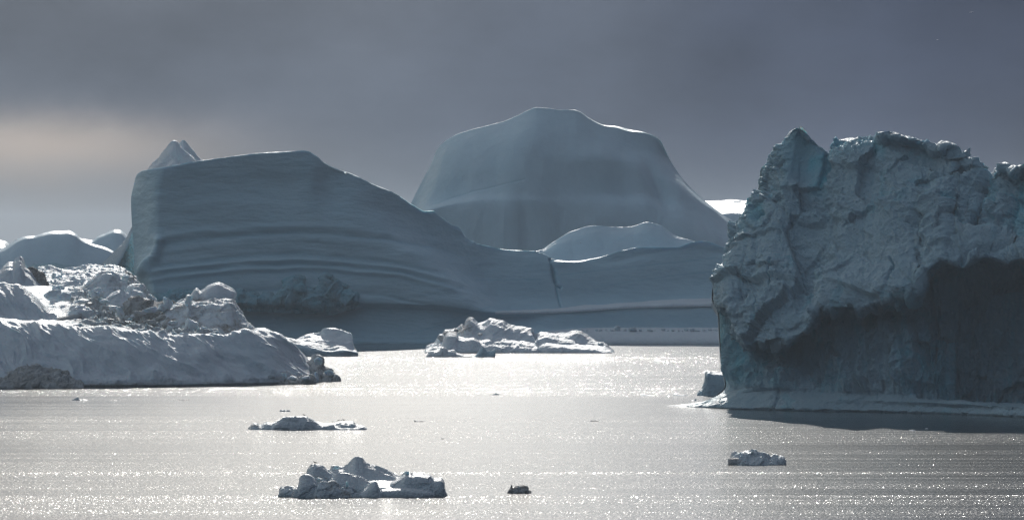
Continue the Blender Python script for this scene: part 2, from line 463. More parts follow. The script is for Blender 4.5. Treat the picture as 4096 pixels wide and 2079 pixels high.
def main_disp(c):
    P = c['P']
    st, _ = strata(c)
    d = .9 * st + 1.2 * fbm(P * [.012, .012, .03], 3, .5, 2) + .55 * fbm(P * [.05, .05, .16], 5, .55, 11) * c['front']
    # broad hollows in the upper face
    px, py = c['px'], c['py']
    d = d - 3.0 * np.exp(-((px - 1080) / 210) ** 2 - ((py - 740) / 70) ** 2) * c['front'] - 2.5 * np.exp(-((px - 1330) / 60) ** 2 - ((py - 760) / 90) ** 2) * c['front']
    d = d + 2.0 * np.exp(-((px - 1250) / 40) ** 2 - ((py - 700) / 80) ** 2) * c['front']
    for pts, w, dep in CRACKS:
        q, t = polyline_dist(px, py, pts)
        d = d - dep * np.exp(-(q / w) ** 2) * c['front']
    # left foot: pale lip curling out towards the floe
    q, t = polyline_dist(px, py, [(638, 965), (622, 1030), (590, 1055), (560, 1100), (545, 1150)])
    d = d + 4.0 * np.exp(-(q / 16) ** 2) * c['front']
    # small notches along the crest of the right slope
    d = d + .8 * ridged(P * .12, 3, .5, 5) * sm(1650, 1760, px) * sm(1950, 1880, px) * c['front'] * sm(160, 20, py - np.interp(px, cp[:, 0], cp[:, 1]))
    return d
def main_paint(c):
    _, tone = strata(c)
    px, py, fr = c['px'], c['py'], c['front']
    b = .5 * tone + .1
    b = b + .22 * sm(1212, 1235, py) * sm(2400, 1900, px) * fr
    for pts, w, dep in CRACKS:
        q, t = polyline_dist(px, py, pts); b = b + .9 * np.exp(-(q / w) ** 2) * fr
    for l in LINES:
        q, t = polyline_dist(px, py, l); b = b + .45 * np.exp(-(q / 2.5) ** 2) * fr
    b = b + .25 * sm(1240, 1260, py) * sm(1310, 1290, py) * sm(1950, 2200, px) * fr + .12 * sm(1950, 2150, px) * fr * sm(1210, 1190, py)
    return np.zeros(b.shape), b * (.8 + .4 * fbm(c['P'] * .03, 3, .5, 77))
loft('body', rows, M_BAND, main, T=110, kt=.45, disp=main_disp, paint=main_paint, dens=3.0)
mound('hump', [(2130, 1012), (2165, 1002), (2220, 964), (2290, 924), (2380, 900), (2450, 903), (2520, 905), (2590, 889), (2640, 900), (2700, 939), (2760, 960), (2800, 972)],
      [(2130, 1075), (2290, 1085), (2480, 1065), (2800, 1040)], B + 105, 60, M_FAR, main, prof=[(0, 0), (.12, .35), (.3, .5), (.8, .70), (1, .86)], T=60, disp=rough(1.6, .02, 5, 21), kt=.3)
mound('scar', [(600, 1195), (625, 1182), (700, 1165), (760, 1170), (850, 1172), (905, 1165), (925, 1174), (960, 1163), (985, 1180), (1005, 1168), (1050, 1175), (1105, 1185), (1128, 1140), (1145, 1115), (1180, 1106), (1212, 1112), (1222, 1148),
                        (1262, 1140), (1300, 1098), (1345, 1126), (1398, 1154), (1415, 1180), (1436, 1200)],
      [(600, 1216), (900, 1220), (1150, 1232), (1330, 1242), (1436, 1207)], B - 11, 15, M_ROUGH, main, prof=[(0, .45), (.2, .1), (.6, .15), (1, .55)], T=14, kt=.9,
      disp=rough(1.6, .10, 5, 31, rid=1.2, blk=2.6, bs=.10), paint=lambda c: (.3 * sm(-.2, .4, fbm(c['P'] * .08, 4, .6, 9)), .55 + .3 * fbm(c['P'] * .1, 3, .5, 4)))  # darker, bluer tint paints in the shade of the down-facing outcrop
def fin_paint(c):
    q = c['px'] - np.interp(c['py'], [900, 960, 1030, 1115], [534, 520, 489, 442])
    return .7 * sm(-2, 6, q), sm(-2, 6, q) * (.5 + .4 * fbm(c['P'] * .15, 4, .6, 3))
def fin_disp(c):
    q = c['px'] - np.interp(c['py'], [900, 960, 1030, 1115], [534, 520, 489, 442])
    return sm(0, 8, q) * (1.4 * ridged(c['P'] * .12, 4, .55, 6) - .8) + .25 * fbm(c['P'] * .1, 3, .5, 2)
loft('fin', [[(340, 1160, B + 62), (430, 1150, B + 36), (545, 1150, B + 58)], [(362, 1112, B + 62), (442, 1112, B + 38), (545, 1112, B + 60)], [(430, 1031, B + 64), (488, 1030, B + 46), (548, 1030, B + 64)],
             [(499, 960, B + 66), (519, 960, B + 55), (552, 960, B + 66)], [(528, 905, B + 68), (535, 900, B + 62), (556, 905, B + 68)]], M_ROUGH, main, T=30, kt=.3, disp=fin_disp, paint=fin_paint, dens=2.2)

loft('lit_tone_ledge', [[(2120, None, B + 3), (2250, None, B - 1.5), (2500, None, B - 2), (2900, None, B - 2), (3320, None, B - 2)], [(2125, 1362, B + 6), (2250, 1352, B + 2), (2500, 1350, B + 2), (2900, 1350, B + 2), (3320, 1350, B + 2)],
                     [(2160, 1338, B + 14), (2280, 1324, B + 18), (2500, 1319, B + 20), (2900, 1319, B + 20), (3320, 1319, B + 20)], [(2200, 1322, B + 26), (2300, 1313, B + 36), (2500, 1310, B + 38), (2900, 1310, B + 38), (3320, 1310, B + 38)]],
     M_SNOW, main, T=8, kt=.8, disp=rough(.35, .08, 4, 91), dens=3.0, edge=.6)  # added pale cover on the shaded platform; its colour stands in for sunlight
loft('lit_tone_shelf', [[(1980, 1249, B + 14), (2050, 1249.5, B + 25.5), (2200, 1246, B + 41), (2350, 1238, B + 43), (2500, 1227, B + 43.5), (2880, 1218, B + 44), (3300, 1212, B + 44)],
                    [(2000, 1243, B + 26), (2060, 1243, B + 36), (2200, 1238, B + 48), (2350, 1228, B + 52), (2500, 1216, B + 54), (2880, 1203, B + 56), (3290, 1196, B + 56)],
                    [(2040, 1241, B + 44), (2100, 1239, B + 54), (2200, 1233, B + 62), (2350, 1219, B + 69), (2500, 1208, B + 71), (2880, 1190, B + 73), (3280, 1183, B + 73)]],
     M_SNOW, main, T=6, kt=.8, sink=1, disp=rough(.9, .05, 5, 93), dens=3.0, edge=.6)  # added pale strip on the shelf; the lit look is put into its colour
# brash lumps lying along the foot of the low wall
def lump_mesh(name, r, seed, mat, flat=.7, sub=4, rgh=.35, fac=.5):
    bm_ = __import__('bmesh').new()
    __import__('bmesh').ops.create_icosphere(bm_, subdivisions=sub, radius=1.0)
    me = bpy.data.meshes.new(name); bm_.to_mesh(me); bm_.free()
    n = len(me.vertices); co = np.zeros(n * 3, np.float32); me.vertices.foreach_get('co', co); co = co.reshape(-1, 3).astype(float)
    g = np.random.default_rng(seed)
    k = g.normal(size=(11, 3)); k /= np.linalg.norm(k, axis=1)[:, None]
    k = np.concatenate([k, np.eye(3), -np.eye(3)]); h = np.concatenate([g.uniform(.55, .95, 11), g.uniform(.85, 1.0, 6)])
    s = (co @ k.T) / h[None]
    co = co / (np.log(np.exp(s * 14).sum(1)) / 14)[:, None]            # softened planes: a worn block
    co = co * (1 + rgh * .35 * fbm(co * 1.6 + seed, 4, .55, seed) + fac * .08 * ridged(co * 3 + seed, 3, .5, seed))[:, None]
    co *= np.array([1, .9, flat]) * r
    me.vertices.foreach_set('co', co.astype(np.float32).ravel()); me.polygons.foreach_set('use_smooth', np.ones(len(me.polygons), bool))
    d = me.attributes.new('dirt', 'FLOAT', 'POINT'); d.data.foreach_set('value', np.clip(.35 * sm(.1, .6, fbm(co / r * 1.3, 3, .5, seed + 2)), 0, 1).astype(np.float32))
    me.materials.append(mat); me.update()
    return me
LUMPS = [lump_mesh('ice_lump', 1.0, s, M_SNOW) for s in (3, 8, 14, 25)]
DLUMPS = [lump_mesh('dirty_lump', 1.0, s, M_DIRTY) for s in (5, 19, 33)]
SHARP = [lump_mesh('sharp_lump', 1.0, s, M_SNOW, flat=1.1, rgh=.5) for s in (41, 52, 67)]
def lump(name, px, base, D, w, hgt, meshes, k, parent=None, yaw=0, tilt=0, depth=None):
    """w, hgt in photo pixels; base = photo row of its foot, sunk a little"""
    o = bpy.data.objects.new(name, meshes[k % len(meshes)]); COL.objects.link(o)
    x, y, z = unproj(np.array(px, float), np.array(base, float), np.array(D, float))
    sx = w / F * D / 2; sz = hgt / F * D / 1.45
    z = z + sz * .45
    o.scale = (sx * 1.08, depth if depth else (sx + sz) * .5, sz)
    o.rotation_euler = (tilt * .5, tilt, yaw)
    if parent is not None:
        o.parent = parent; o.location = (x - parent.location.x, y - parent.location.y, z - parent.location.z)
    else:
        o.location = (x, y, z)
    return o
g = np.random.default_rng(12)
BR = [(2468, 26, 20), (2500, 14, 10), (2445, 14, 9), (2530, 34, 16), (2385, 9, 8), (2400, 14, 8), (2560, 18, 8), (2600, 22, 9), (2652, 20, 13), (2590, 10, 6), (2690, 14, 7), (2715, 9, 6), (2745, 18, 9), (2770, 24, 11), (2790, 18, 9), (2815, 16, 8), (2840, 14, 10), (2866, 14, 8), (2330, 12, 6), (2350, 10, 7), (2620, 12, 6), (2425, 10, 6), (2672, 10, 6), (2730, 9, 5), (2855, 10, 6)]
for k, (x, w, h) in enumerate(BR):
    o = lump('ice_block', x, 1322 + (k % 3), B + 17 - (k % 4), w * 1.2, h * 1.3, LUMPS, k, yaw=k * 1.3)
    tag(o, 'small pale ice block lying along the foot of the long low wall', 'ice block', 'ice blocks on the shelf under the low wall')

# ================================================================== FAR BERGS
D4 = 4200.
dome = tag(empty('iceberg', ((2250 - CX) / F * D4, D4, 0)), 'tallest smooth domed iceberg rising behind the low wall in the middle', 'iceberg')
DOME = [(1738, 622), (1771, 580), (1806, 554), (1883, 521), (1954, 501), (2036, 480), (2071, 465), (2113, 442), (2148, 428), (2189, 430), (2236, 437), (2295, 436), (2319, 442), (2360, 468), (2419, 497), (2472, 505), (2519, 517), (2572, 525), (2614, 542), (2640, 560), (2654, 586)]
rows = [
    [(1520, None, D4 + 60), (1750, None, D4), (2100, None, D4 - 25), (2300, None, D4 - 20), (2700, None, D4 - 5), (3000, None, D4 + 20), (3250, None, D4 + 80)],
    [(1540, 1100, D4 + 60), (1750, 1100, D4 + 2), (2100, 1100, D4 - 18), (2300, 1100, D4 - 14), (2700, 1100, D4), (3000, 1100, D4 + 24), (3230, 1100, D4 + 80)],
    [(1570, 1000, D4 + 62), (1750, 990, D4 + 4), (2100, 985, D4 - 12), (2300, 985, D4 - 6), (2600, 985, D4 + 2), (2800, 985, D4 + 10), (2960, 985, D4 + 30), (3120, 985, D4 + 80)],
    [(1618, 880, D4 + 64), (1724, 842, D4 + 8), (1824, 818, D4 + 4), (1942, 800, D4), (2100, 800, D4 - 6), (2300, 820, D4 + 4), (2520, 830, D4 + 14), (2640, 840, D4 + 22), (2760, 860, D4 + 28), (2880, 890, D4 + 44), (2990, 916, D4 + 80)],
    [(1645, 812, D4 + 66), (1724, 800, D4 + 32), (1824, 790, D4 + 22), (1942, 775, D4 + 10), (2100, 770, D4 - 2), (2300, 775, D4 + 10), (2500, 775, D4 + 26), (2600, 775, D4 + 34), (2720, 790, D4 + 38), (2820, 815, D4 + 52), (2880, 850, D4 + 82)],
    [(1690, 722, D4 + 70), (1760, 700, D4 + 42), (1850, 680, D4 + 30), (1960, 660, D4 + 20), (2100, 650, D4 + 10), (2300, 650, D4 + 18), (2480, 650, D4 + 32), (2570, 650, D4 + 42), (2650, 680, D4 + 48), (2740, 726, D4 + 84)],
    [(1722, 660, D4 + 74), (1790, 615, D4 + 52), (1880, 580, D4 + 44), (2000, 560, D4 + 34), (2130, 540, D4 + 28), (2300, 545, D4 + 34), (2440, 565, D4 + 46), (2540, 580, D4 + 56), (2620, 605, D4 + 66), (2684, 646, D4 + 86)],
    [(x, y, D4 + 56 + 20 * abs((x - 2200) / 480) ** 2) for x, y in DOME],
]
def dome_disp(c):
    P, px, py, fr = c['P'], c['px'], c['py'], c['front']
    d = 3.5 * fbm(P * .009, 3, .5, 3) + .35 * fbm(P * .06, 4, .55, 9)
    low = sm(800, 880, py) * sm(1750, 1850, px) * sm(2750, 2600, px)
    d = d + low * (.6 * ridged(P * [.075, .02, .008], 3, .5, 14) - .2)
    q, t = polyline_dist(px, py, [(2080, 690), (2100, 800), (2112, 960)])
    d = d - 3 * np.exp(-((px - np.interp(py, [700, 1000], [2085, 2112])) / 38) ** 2) * sm(690, 900, py) * fr
    d = d + 1.8 * fbm(np.stack([(px + 45 * fbm(P * .01, 2, .5, 4)) / 210, py / 900, 0 * px], -1), 3, .5, 44) * sm(480, 620, py) * fr
    d = d - 4 * np.exp(-((px - np.interp(py, [620, 900], [2590, 2700])) / 30) ** 2) * sm(600, 680, py) * sm(900, 780, py) * fr
    d = d + 3 * np.exp(-((px - np.interp(py, [620, 900], [2530, 2600])) / 50) ** 2) * sm(600, 680, py) * sm(900, 780, py) * fr
    q, t = polyline_dist(px, py, [(1720, 818), (1900, 765), (2100, 715)])
    return d - .4 * np.exp(-(q / 3) ** 2) * fr
def dome_paint(c):
    px, py = c['px'], c['py']
    q, t = polyline_dist(px, py, [(1720, 818), (1900, 765), (2100, 715)])
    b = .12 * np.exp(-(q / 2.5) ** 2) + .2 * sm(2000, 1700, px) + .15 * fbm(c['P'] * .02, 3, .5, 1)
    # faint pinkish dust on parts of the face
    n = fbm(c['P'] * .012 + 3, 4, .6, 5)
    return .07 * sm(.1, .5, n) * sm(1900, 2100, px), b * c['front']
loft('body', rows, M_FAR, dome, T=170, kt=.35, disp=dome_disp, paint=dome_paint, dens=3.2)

def far_berg(outline, base, D, depth, label, prof=None, s=1, T=None, kt=.35, a=2.0, sc=.015):
    ox = np.array(outline)[:, 0].mean()
    e = tag(empty('iceberg', ((ox - CX) / F * D, D, 0)), label, 'iceberg')
    mound('body', outline, base, D, depth, M_FAR, e, prof=prof, T=T, kt=kt, disp=rough(a, sc, 5, s, gain=.5), sink=40, dens=3)
    return e
far_berg([(2700, 830), (2760, 806), (2840, 803), (2950, 803), (3060, 803), (3180, 805), (3300, 830)], 960, 5150., 190, 'far tabular iceberg with a bright sparkling flat top behind the right-hand slope of the dome',
         prof=[(0, 0), (.3, .06), (.66, .14), (.72, .2), (1, .95)], s=5, a=2.2, sc=.03, kt=.6)
e = far_berg([(-90, 1030), (-30, 1005), (0, 996), (28, 980), (69, 955), (106, 945), (133, 945), (174, 936), (207, 929), (239, 927), (275, 925), (294, 931), (321, 952), (367, 973), (404, 984), (441, 1000), (462, 1014), (520, 1040)],
         1100, 5000., 66, 'distant bluish iceberg with a broad humped back at the left edge', prof=[(0, 0), (.35, .08), (.8, .3), (.93, .42), (1, .7)], s=8)
mound('dark_ridge', [(110, 1082), (135, 1060), (165, 1058), (215, 1052), (250, 1060), (290, 1070), (330, 1090)], 1100, 4960., 40, M_ROUGH, e, disp=rough(2, .04, 5, 4, rid=1.5), paint=lambda c: (.25 + 0 * c['px'], .5 + 0 * c['px']))
far_berg([(300, 985), (330, 955), (367, 959), (395, 941), (415, 934), (441, 922), (459, 917), (477, 920), (505, 943), (545, 985), (600, 1030)], 1100, 5300., 60,
         'rounded far iceberg peeping between the distant humped one and the huge banded one', prof=[(0, 0), (.4, .1), (.78, .3), (.9, .4), (1, .7)], s=11)
far_berg([(-260, 985), (-160, 950), (-60, 948), (0, 962), (15, 965), (32, 977), (60, 1000)], 1100, 5500., 80, 'sliver of a far iceberg with a lit top at the extreme left edge', prof=[(0, 0), (.4, .1), (.7, .25), (1, .8)], s=14)

pk = tag(empty('iceberg', ((700 - CX) / F * 3640, 3640, 0)), 'double pointed ice peak standing up behind the flat top of the banded iceberg', 'iceberg')
mound('front_peak', [(540, 735), (575, 695), (600, 662), (612, 648), (628, 638), (648, 612), (668, 590), (686, 570), (695, 565), (703, 567), (722, 592), (748, 616), (768, 630), (785, 652), (815, 690)], 800, 3620., 60, M_SNOW, pk,
      prof=[(0, 0), (.4, .12), (.62, .2), (.68, .34), (.85, .42), (1, .6)], T=20, sink=120, disp=rough(1.0, .06, 6, 3, rid=.7), dens=2)
mound('rear_slab', [(690, 640), (712, 585), (722, 568), (733, 560), (742, 566), (765, 592), (790, 622), (812, 645), (850, 690)], 800, 3660., 40, M_SNOW, pk, T=20, sink=120, disp=rough(.8, .08, 5, 6), dens=2)

# ================================================================== BIG LEFT FLOE
floe = tag(empty('iceberg', ((600 - CX) / F * 2400, 2400, 0)), 'long low whaleback iceberg with dirty rubble and shining shoulders filling the left foreground', 'iceberg')
SH = [(-220, 1270), (0, 1283), (150, 1292), (250, 1296), (330, 1296), (430, 1313), (540, 1323), (640, 1331), (700, 1338), (800, 1334), (850, 1336), (905, 1346), (960, 1345), (1005, 1325), (1030, 1315), (1052, 1314), (1093, 1330), (1128, 1344), (1163, 1376), (1191, 1407), (1216, 1439), (1240, 1471), (1258, 1499)]
shx = [p[0] for p in SH]; shy = [p[1] for p in SH]
def sh(x): return float(np.interp(x, shx, shy))
WL = lambda x: float(np.interp(x, [-220, 0, 400, 800, 1100, 1290], [1551, 1550, 1548, 1544, 1537, 1530]))
xs = [-220, -60, 100, 260, 420, 580, 740, 900, 1020, 1090, 1150, 1200, 1235, 1275]
def frow(frac, dd, x1=1275, dy=0):
    out = []
    for x in xs:
        x2 = -220 + (x + 220) * (x1 + 220) / (1275 + 220)
        w = WL(x2); s = sh(x2) if x2 < 1258 else 1499
        out.append((x2, w + (s - w) * frac + dy, DW(w) + dd))
    return out
rows = [[(x, None, DW(WL(x))) for x in xs], frow(.10, 1.2), frow(.16, 5, 1272), frow(.55, 20, 1268), frow(.80, 31, 1264), frow(.93, 38.5, 1262), [(x, y, DW(WL(x)) + 45.5) for x, y in SH],
        [(x, min(y - 6, sh(x) - 2) if x < 1000 else y - 1, DW(WL(x)) + 75) for x, y in SH],
        [(-220, 1235, 2490), (0, 1240, 2488), (120, 1262, 2488), (220, 1262, 2490), (330, 1252, 2492), (450, 1268, 2495), (560, 1290, 2500), (700, 1312, 2505), (850, 1318, 2515), (1000, 1318, 2525), (1100, 1336, 2530), (1160, 1375, 2530), (1200, 1420, 2530), (1258, 1500, 2535)],
        [(-220, 1160, 2530), (0, 1170, 2530), (120, 1185, 2532), (220, 1196, 2534), (330, 1190, 2538), (450, 1215, 2540), (560, 1245, 2545), (700, 1275, 2548), (850, 1302, 2552), (1000, 1316, 2556), (1100, 1338, 2556), (1160, 1378, 2556), (1200, 1424, 2556), (1258, 1502, 2556)],
        [(-220, 1120, 2570), (0, 1135, 2570), (120, 1150, 2572), (220, 1150, 2574), (330, 1150, 2578), (450, 1180, 2580), (560, 1215, 2580), (700, 1245, 2582), (850, 1296, 2582), (1000, 1318, 2582), (1100, 1342, 2582), (1160, 1384, 2582), (1200, 1430, 2582), (1258, 1504, 2582)]]
def floe_disp(c):
    P, px, py, v = c['P'], c['px'], c['py'], c['v'] - 1
    # melt runnels sweeping down to the right
    u = px * .62 + py * 1.0
    run = fbm(np.stack([(px - 1.35 * py) / 95, (px + py) / 900, 0 * px], -1), 4, .55, 3)
    slope = sm(1.5, 3.2, v) * sm(7.2, 6.0, v)
    wp = 90 * fbm(np.stack([px / 300, py / 160, 0 * px], -1), 3, .5, 19)
    run2 = ridged(np.stack([(px - 1.25 * py + wp) / 230, (px + py) / 1100, 0 * px], -1), 4, .5, 23)
    d = (2.0 * run + 3.4 * run2 + 1.5 * fbm(P * [.05, .05, .05], 3, .5, 71)) * slope + 1.0 * fbm(P * [.03, .03, .03], 3, .5, 5)
    top = sm(6.2, 7.4, v) * c['front']
    rub = sm(210, 420, px) * sm(1060, 900, px)
    d = d + top * rub * (1.8 * fbm(P * .09, 5, .6, 9) + 2.4 * blocks(P * .13, 2) + 1.1 * blocks(P * .33, 12))
    d = d + .35 * fbm(P * .25, 4, .55, 4) * (.25 + top)
    toe = sm(3.0, 1.6, v) * c['front']
    return d + toe * (.55 * blocks(P * .35, 5) + .5 * fbm(P * .2, 4, .5, 6)) * sm(-2, 3, P[..., 2])
def floe_paint(c):
    P, px, py, v = c['P'], c['px'], c['py'], c['v'] - 1
    n = fbm(P * .07, 5, .6, 41)
    top = sm(6.4, 7.6, v) * sm(230, 420, px) * sm(1080, 960, px)
    d = top * (.6 + .4 * sm(-.3, .3, n)) + .55 * sm(2.6, 1.5, v) * sm(-.15, .45, fbm(P * [.05, .05, .4], 4, .6, 2))
    return d, .1 * sm(.1, .5, fbm(P * .03, 3, .5, 9))
loft('body', rows, M_SNOW, floe, T=45, kt=.6, disp=floe_disp, paint=floe_paint, dens=2.6, pw=6, under=1.6)
mound('shoulder_hump', [(-260, 1175), (-140, 1130), (-40, 1124), (0, 1127), (40, 1132), (75, 1142), (110, 1160), (140, 1183), (170, 1214), (205, 1250), (240, 1280)], [(-260, 1290), (0, 1290), (150, 1285), (240, 1284)], 2472., 40, M_SNOW, floe,
      prof=[(0, 0), (.3, .2), (.55, .28), (.8, .5), (1, .75)], T=40, disp=lambda c: 1.8 * fbm(np.stack([(c['px'] - .8 * c['py']) / 60, (c['px'] + c['py']) / 500, 0 * c['px']], -1), 4, .5, 7) + .3 * fbm(c['P'] * .2, 4, .5, 2), dens=2.4)
DIRTY = paint_dirt(.7, .08, 40, -.15, .45)
RUB = rough(1.0, .12, 5, 3, rid=.5, blk=1.1, bs=.22)
mound('dirty_ridge', [(322, 1156), (345, 1138), (362, 1122), (390, 1100), (412, 1088), (430, 1084), (452, 1086), (470, 1091), (484, 1110), (497, 1100), (508, 1098), (513, 1114), (522, 1103), (533, 1108), (545, 1122), (558, 1136), (570, 1142), (580, 1158), (590, 1170), (600, 1182), (615, 1194), (628, 1210)],
      [(320, 1160), (450, 1200), (628, 1225)], 2550., 34, M_SNOW, floe, prof=[(0, 0), (.3, .2), (.6, .35), (.85, .5), (1, .75)], T=16, disp=rough(.9, .12, 5, 8, blk=.9, bs=.2), paint=paint_dirt(.55, .09, 44, -.2, .5), dens=2, sink=6)
mound('broken_ridge', [(500, 1175), (520, 1150), (545, 1138), (565, 1142), (580, 1160), (590, 1180), (605, 1190), (622, 1206)], 1215, 2540., 20, M_SNOW, floe, T=12, disp=RUB, paint=paint_dirt(.5, .1, 47), dens=2, sink=6)
mound('pressure_ridge', [(405, 1215), (430, 1185), (455, 1165), (475, 1158), (500, 1164), (520, 1175), (545, 1178), (580, 1190), (610, 1205), (640, 1212)], 1222, 2520., 22, M_SNOW, floe, prof=[(0, 0), (.3, .1), (.75, .3), (1, .7)], T=12, disp=rough(.8, .1, 5, 12, blk=.4), paint=paint_dirt(.4, .1, 49), dens=2, sink=6)
mound('dirt_wedge', [(500, 1225), (508, 1200), (525, 1185), (545, 1182), (570, 1192), (600, 1202), (630, 1210), (660, 1206), (690, 1202), (715, 1212)], 1238, 2508., 16, M_DIRTY, floe, T=10, disp=RUB, paint=paint_dirt(1.0, .1, 51, -.5, .2), dens=2, sink=6)
def mound_paint(c):
    n = fbm(c['P'] * .12, 5, .6, 61); low = sm(1240, 1330, c['py'])
    return .5 * sm(-.3, .4, n) + .5 * low * sm(0, .5, n) + .4 * sm(800, 730, c['px']) * sm(-.2, .4, n), 0 * n
mound('rubble_mound', [(640, 1262), (665, 1240), (695, 1222), (725, 1206), (745, 1196), (751, 1184), (764, 1198), (790, 1208), (820, 1200), (850, 1192), (880, 1196), (915, 1196), (928, 1200), (936, 1214), (948, 1236), (962, 1256), (975, 1268), (988, 1284), (1004, 1300), (1020, 1318)],
      [(640, 1320), (720, 1338), (850, 1348), (960, 1344), (1020, 1330)], 2474., 62, M_SNOW, floe, prof=[(0, 0), (.3, .12), (.7, .3), (.9, .45), (1, .7)], T=30,
      disp=rough(1.1, .09, 6, 15, rid=.8, blk=.6, bs=.14), paint=mound_paint, dens=2, sink=8)
mound('smooth_block', [(752, 1192), (768, 1168), (785, 1151), (800, 1162), (815, 1155), (830, 1142), (850, 1132), (868, 1127), (890, 1133), (912, 1145), (930, 1155), (939, 1167), (941, 1178), (936, 1190), (932, 1206)],
      1212, 2515., 24, M_SNOW, floe, prof=[(0, 0), (.3, .05), (.7, .2), (1, .5)], T=16, disp=rough(.6, .1, 4, 18), paint=lambda c: (.6 * sm(1185, 1200, c['py']) * sm(880, 800, c['px']) + .25 * sm(830, 790, c['px']), 0 * c['px']), dens=2, sink=4, bx=(760, 930))
mound('dirt_heap', [(-60, 1518), (0, 1504), (40, 1490), (75, 1475), (108, 1463), (130, 1466), (150, 1462), (180, 1472), (212, 1480), (236, 1476), (246, 1492), (262, 1486), (276, 1506), (300, 1522), (335, 1538)], 1550, 2366., 14, M_DIRTY, floe,
      prof=[(0, 0), (.35, .2), (.7, .5), (1, .9)], T=10, disp=rough(.7, .2, 5, 22, rid=.6, blk=.9, bs=.35), paint=paint_dirt(.6, .15, 55, -.3, .4), dens=1.8, sink=4)
mound('edge_rubble', [(960, 1530), (1000, 1516), (1020, 1506), (1060, 1505), (1080, 1496), (1098, 1500), (1115, 1512), (1130, 1494), (1140, 1505), (1165, 1502), (1190, 1510), (1215, 1500), (1245, 1498), (1258, 1508), (1262, 1525)], [(960, 1540), (1100, 1540), (1262, 1534)], 2432., 9, M_DIRTY, floe,
      prof=[(0, 0), (.4, .1), (.75, .35), (1, .7)], T=8, disp=rough(.5, .25, 4, 25, blk=.7, bs=.4), paint=paint_dirt(.5, .2, 57, -.1, .5), dens=1.8, sink=4)
mound('end_rubble', [(1205, 1450), (1225, 1446), (1245, 1440), (1258, 1426), (1272, 1424), (1284, 1440), (1280, 1458), (1295, 1466), (1320, 1468), (1332, 1478), (1330, 1492), (1345, 1500), (1350, 1516), (1342, 1524)], [(1205, 1536), (1262, 1536), (1350, 1526)], 2478., 22, M_DIRTY, floe,
      prof=[(0, 0), (.3, .1), (.7, .45), (1, .8)], T=14, disp=rough(.8, .15, 5, 28, blk=1.3, bs=.22), paint=paint_dirt(.5, .15, 59, -.1, .5), dens=1.8, sink=4)
BL = [(208, 1196, 2508, 82, 48, LUMPS), (256, 1199, 2502, 52, 40, LUMPS), (222, 1168, 2540, 52, 34, LUMPS), (375, 1186, 2524, 58, 36, LUMPS), (322, 1286, 2470, 120, 72, SHARP), (392, 1180, 2540, 50, 40, LUMPS), (284, 1205, 2505, 36, 16, DLUMPS), (330, 1210, 2500, 70, 22, LUMPS),
      (455, 1242, 2490, 62, 28, LUMPS), (484, 1262, 2484, 32, 32, SHARP), (430, 1240, 2500, 40, 24, DLUMPS), (600, 1248, 2496, 90, 28, LUMPS), (650, 1240, 2498, 60, 30, LUMPS), (668, 1225, 2500, 40, 40, SHARP), (560, 1262, 2485, 46, 24, DLUMPS), (540, 1195, 2535, 62, 60, LUMPS), (500, 1120, 2548, 24, 26, LUMPS),
      (525, 1124, 2548, 20, 24, DLUMPS), (752, 1212, 2480, 28, 28, SHARP), (765, 1326, 2464, 60, 58, SHARP), (808, 1328, 2462, 30, 32, LUMPS), (270, 1285, 2465, 110, 30, DLUMPS), (440, 1290, 2470, 60, 22, DLUMPS), (600, 1300, 2470, 70, 26, DLUMPS), (520, 1300, 2468, 50, 20, LUMPS), (420, 1210, 2510, 40, 18, LUMPS),
      (350, 1225, 2500, 46, 20, DLUMPS), (640, 1280, 2480, 60, 24, DLUMPS), (690, 1300, 2478, 50, 24, LUMPS), (240, 1155, 2560, 40, 18, LUMPS), (1270, 1452, 2482, 34, 34, LUMPS), (1316, 1500, 2480, 44, 30, LUMPS), (1265, 1520, 2462, 20, 34, SHARP), (1085, 1512, 2430, 40, 20, LUMPS), (1135, 1514, 2430, 20, 26, SHARP), (1170, 1518, 2430, 46, 22, LUMPS), (1225, 1522, 2432, 50, 26, LUMPS)]
for k, (x, y, D, w, h, ms) in enumerate(BL):
    lump('ice_block', x, y, D, w, h, ms, k, floe, yaw=k * .9, tilt=.15 * ((k % 3) - 1))
for k in range(46):             # smaller frozen-in rubble in the trough
    x = g.uniform(330, 740); f_ = g.random()
    y = np.interp(x, [330, 560, 740], [1195, 1235, 1290]) * (1 - f_) + np.interp(x, [330, 560, 740], [1275, 1305, 1330]) * f_
    D = 2545 - f_ * 75; w = g.uniform(9, 26)
    lump('rubble_block', x, y, D, w, w * g.uniform(.5, 1), (LUMPS + DLUMPS), int(g.integers(0, 7)), floe, yaw=g.uniform(0, 6), tilt=g.uniform(-.4, .4))

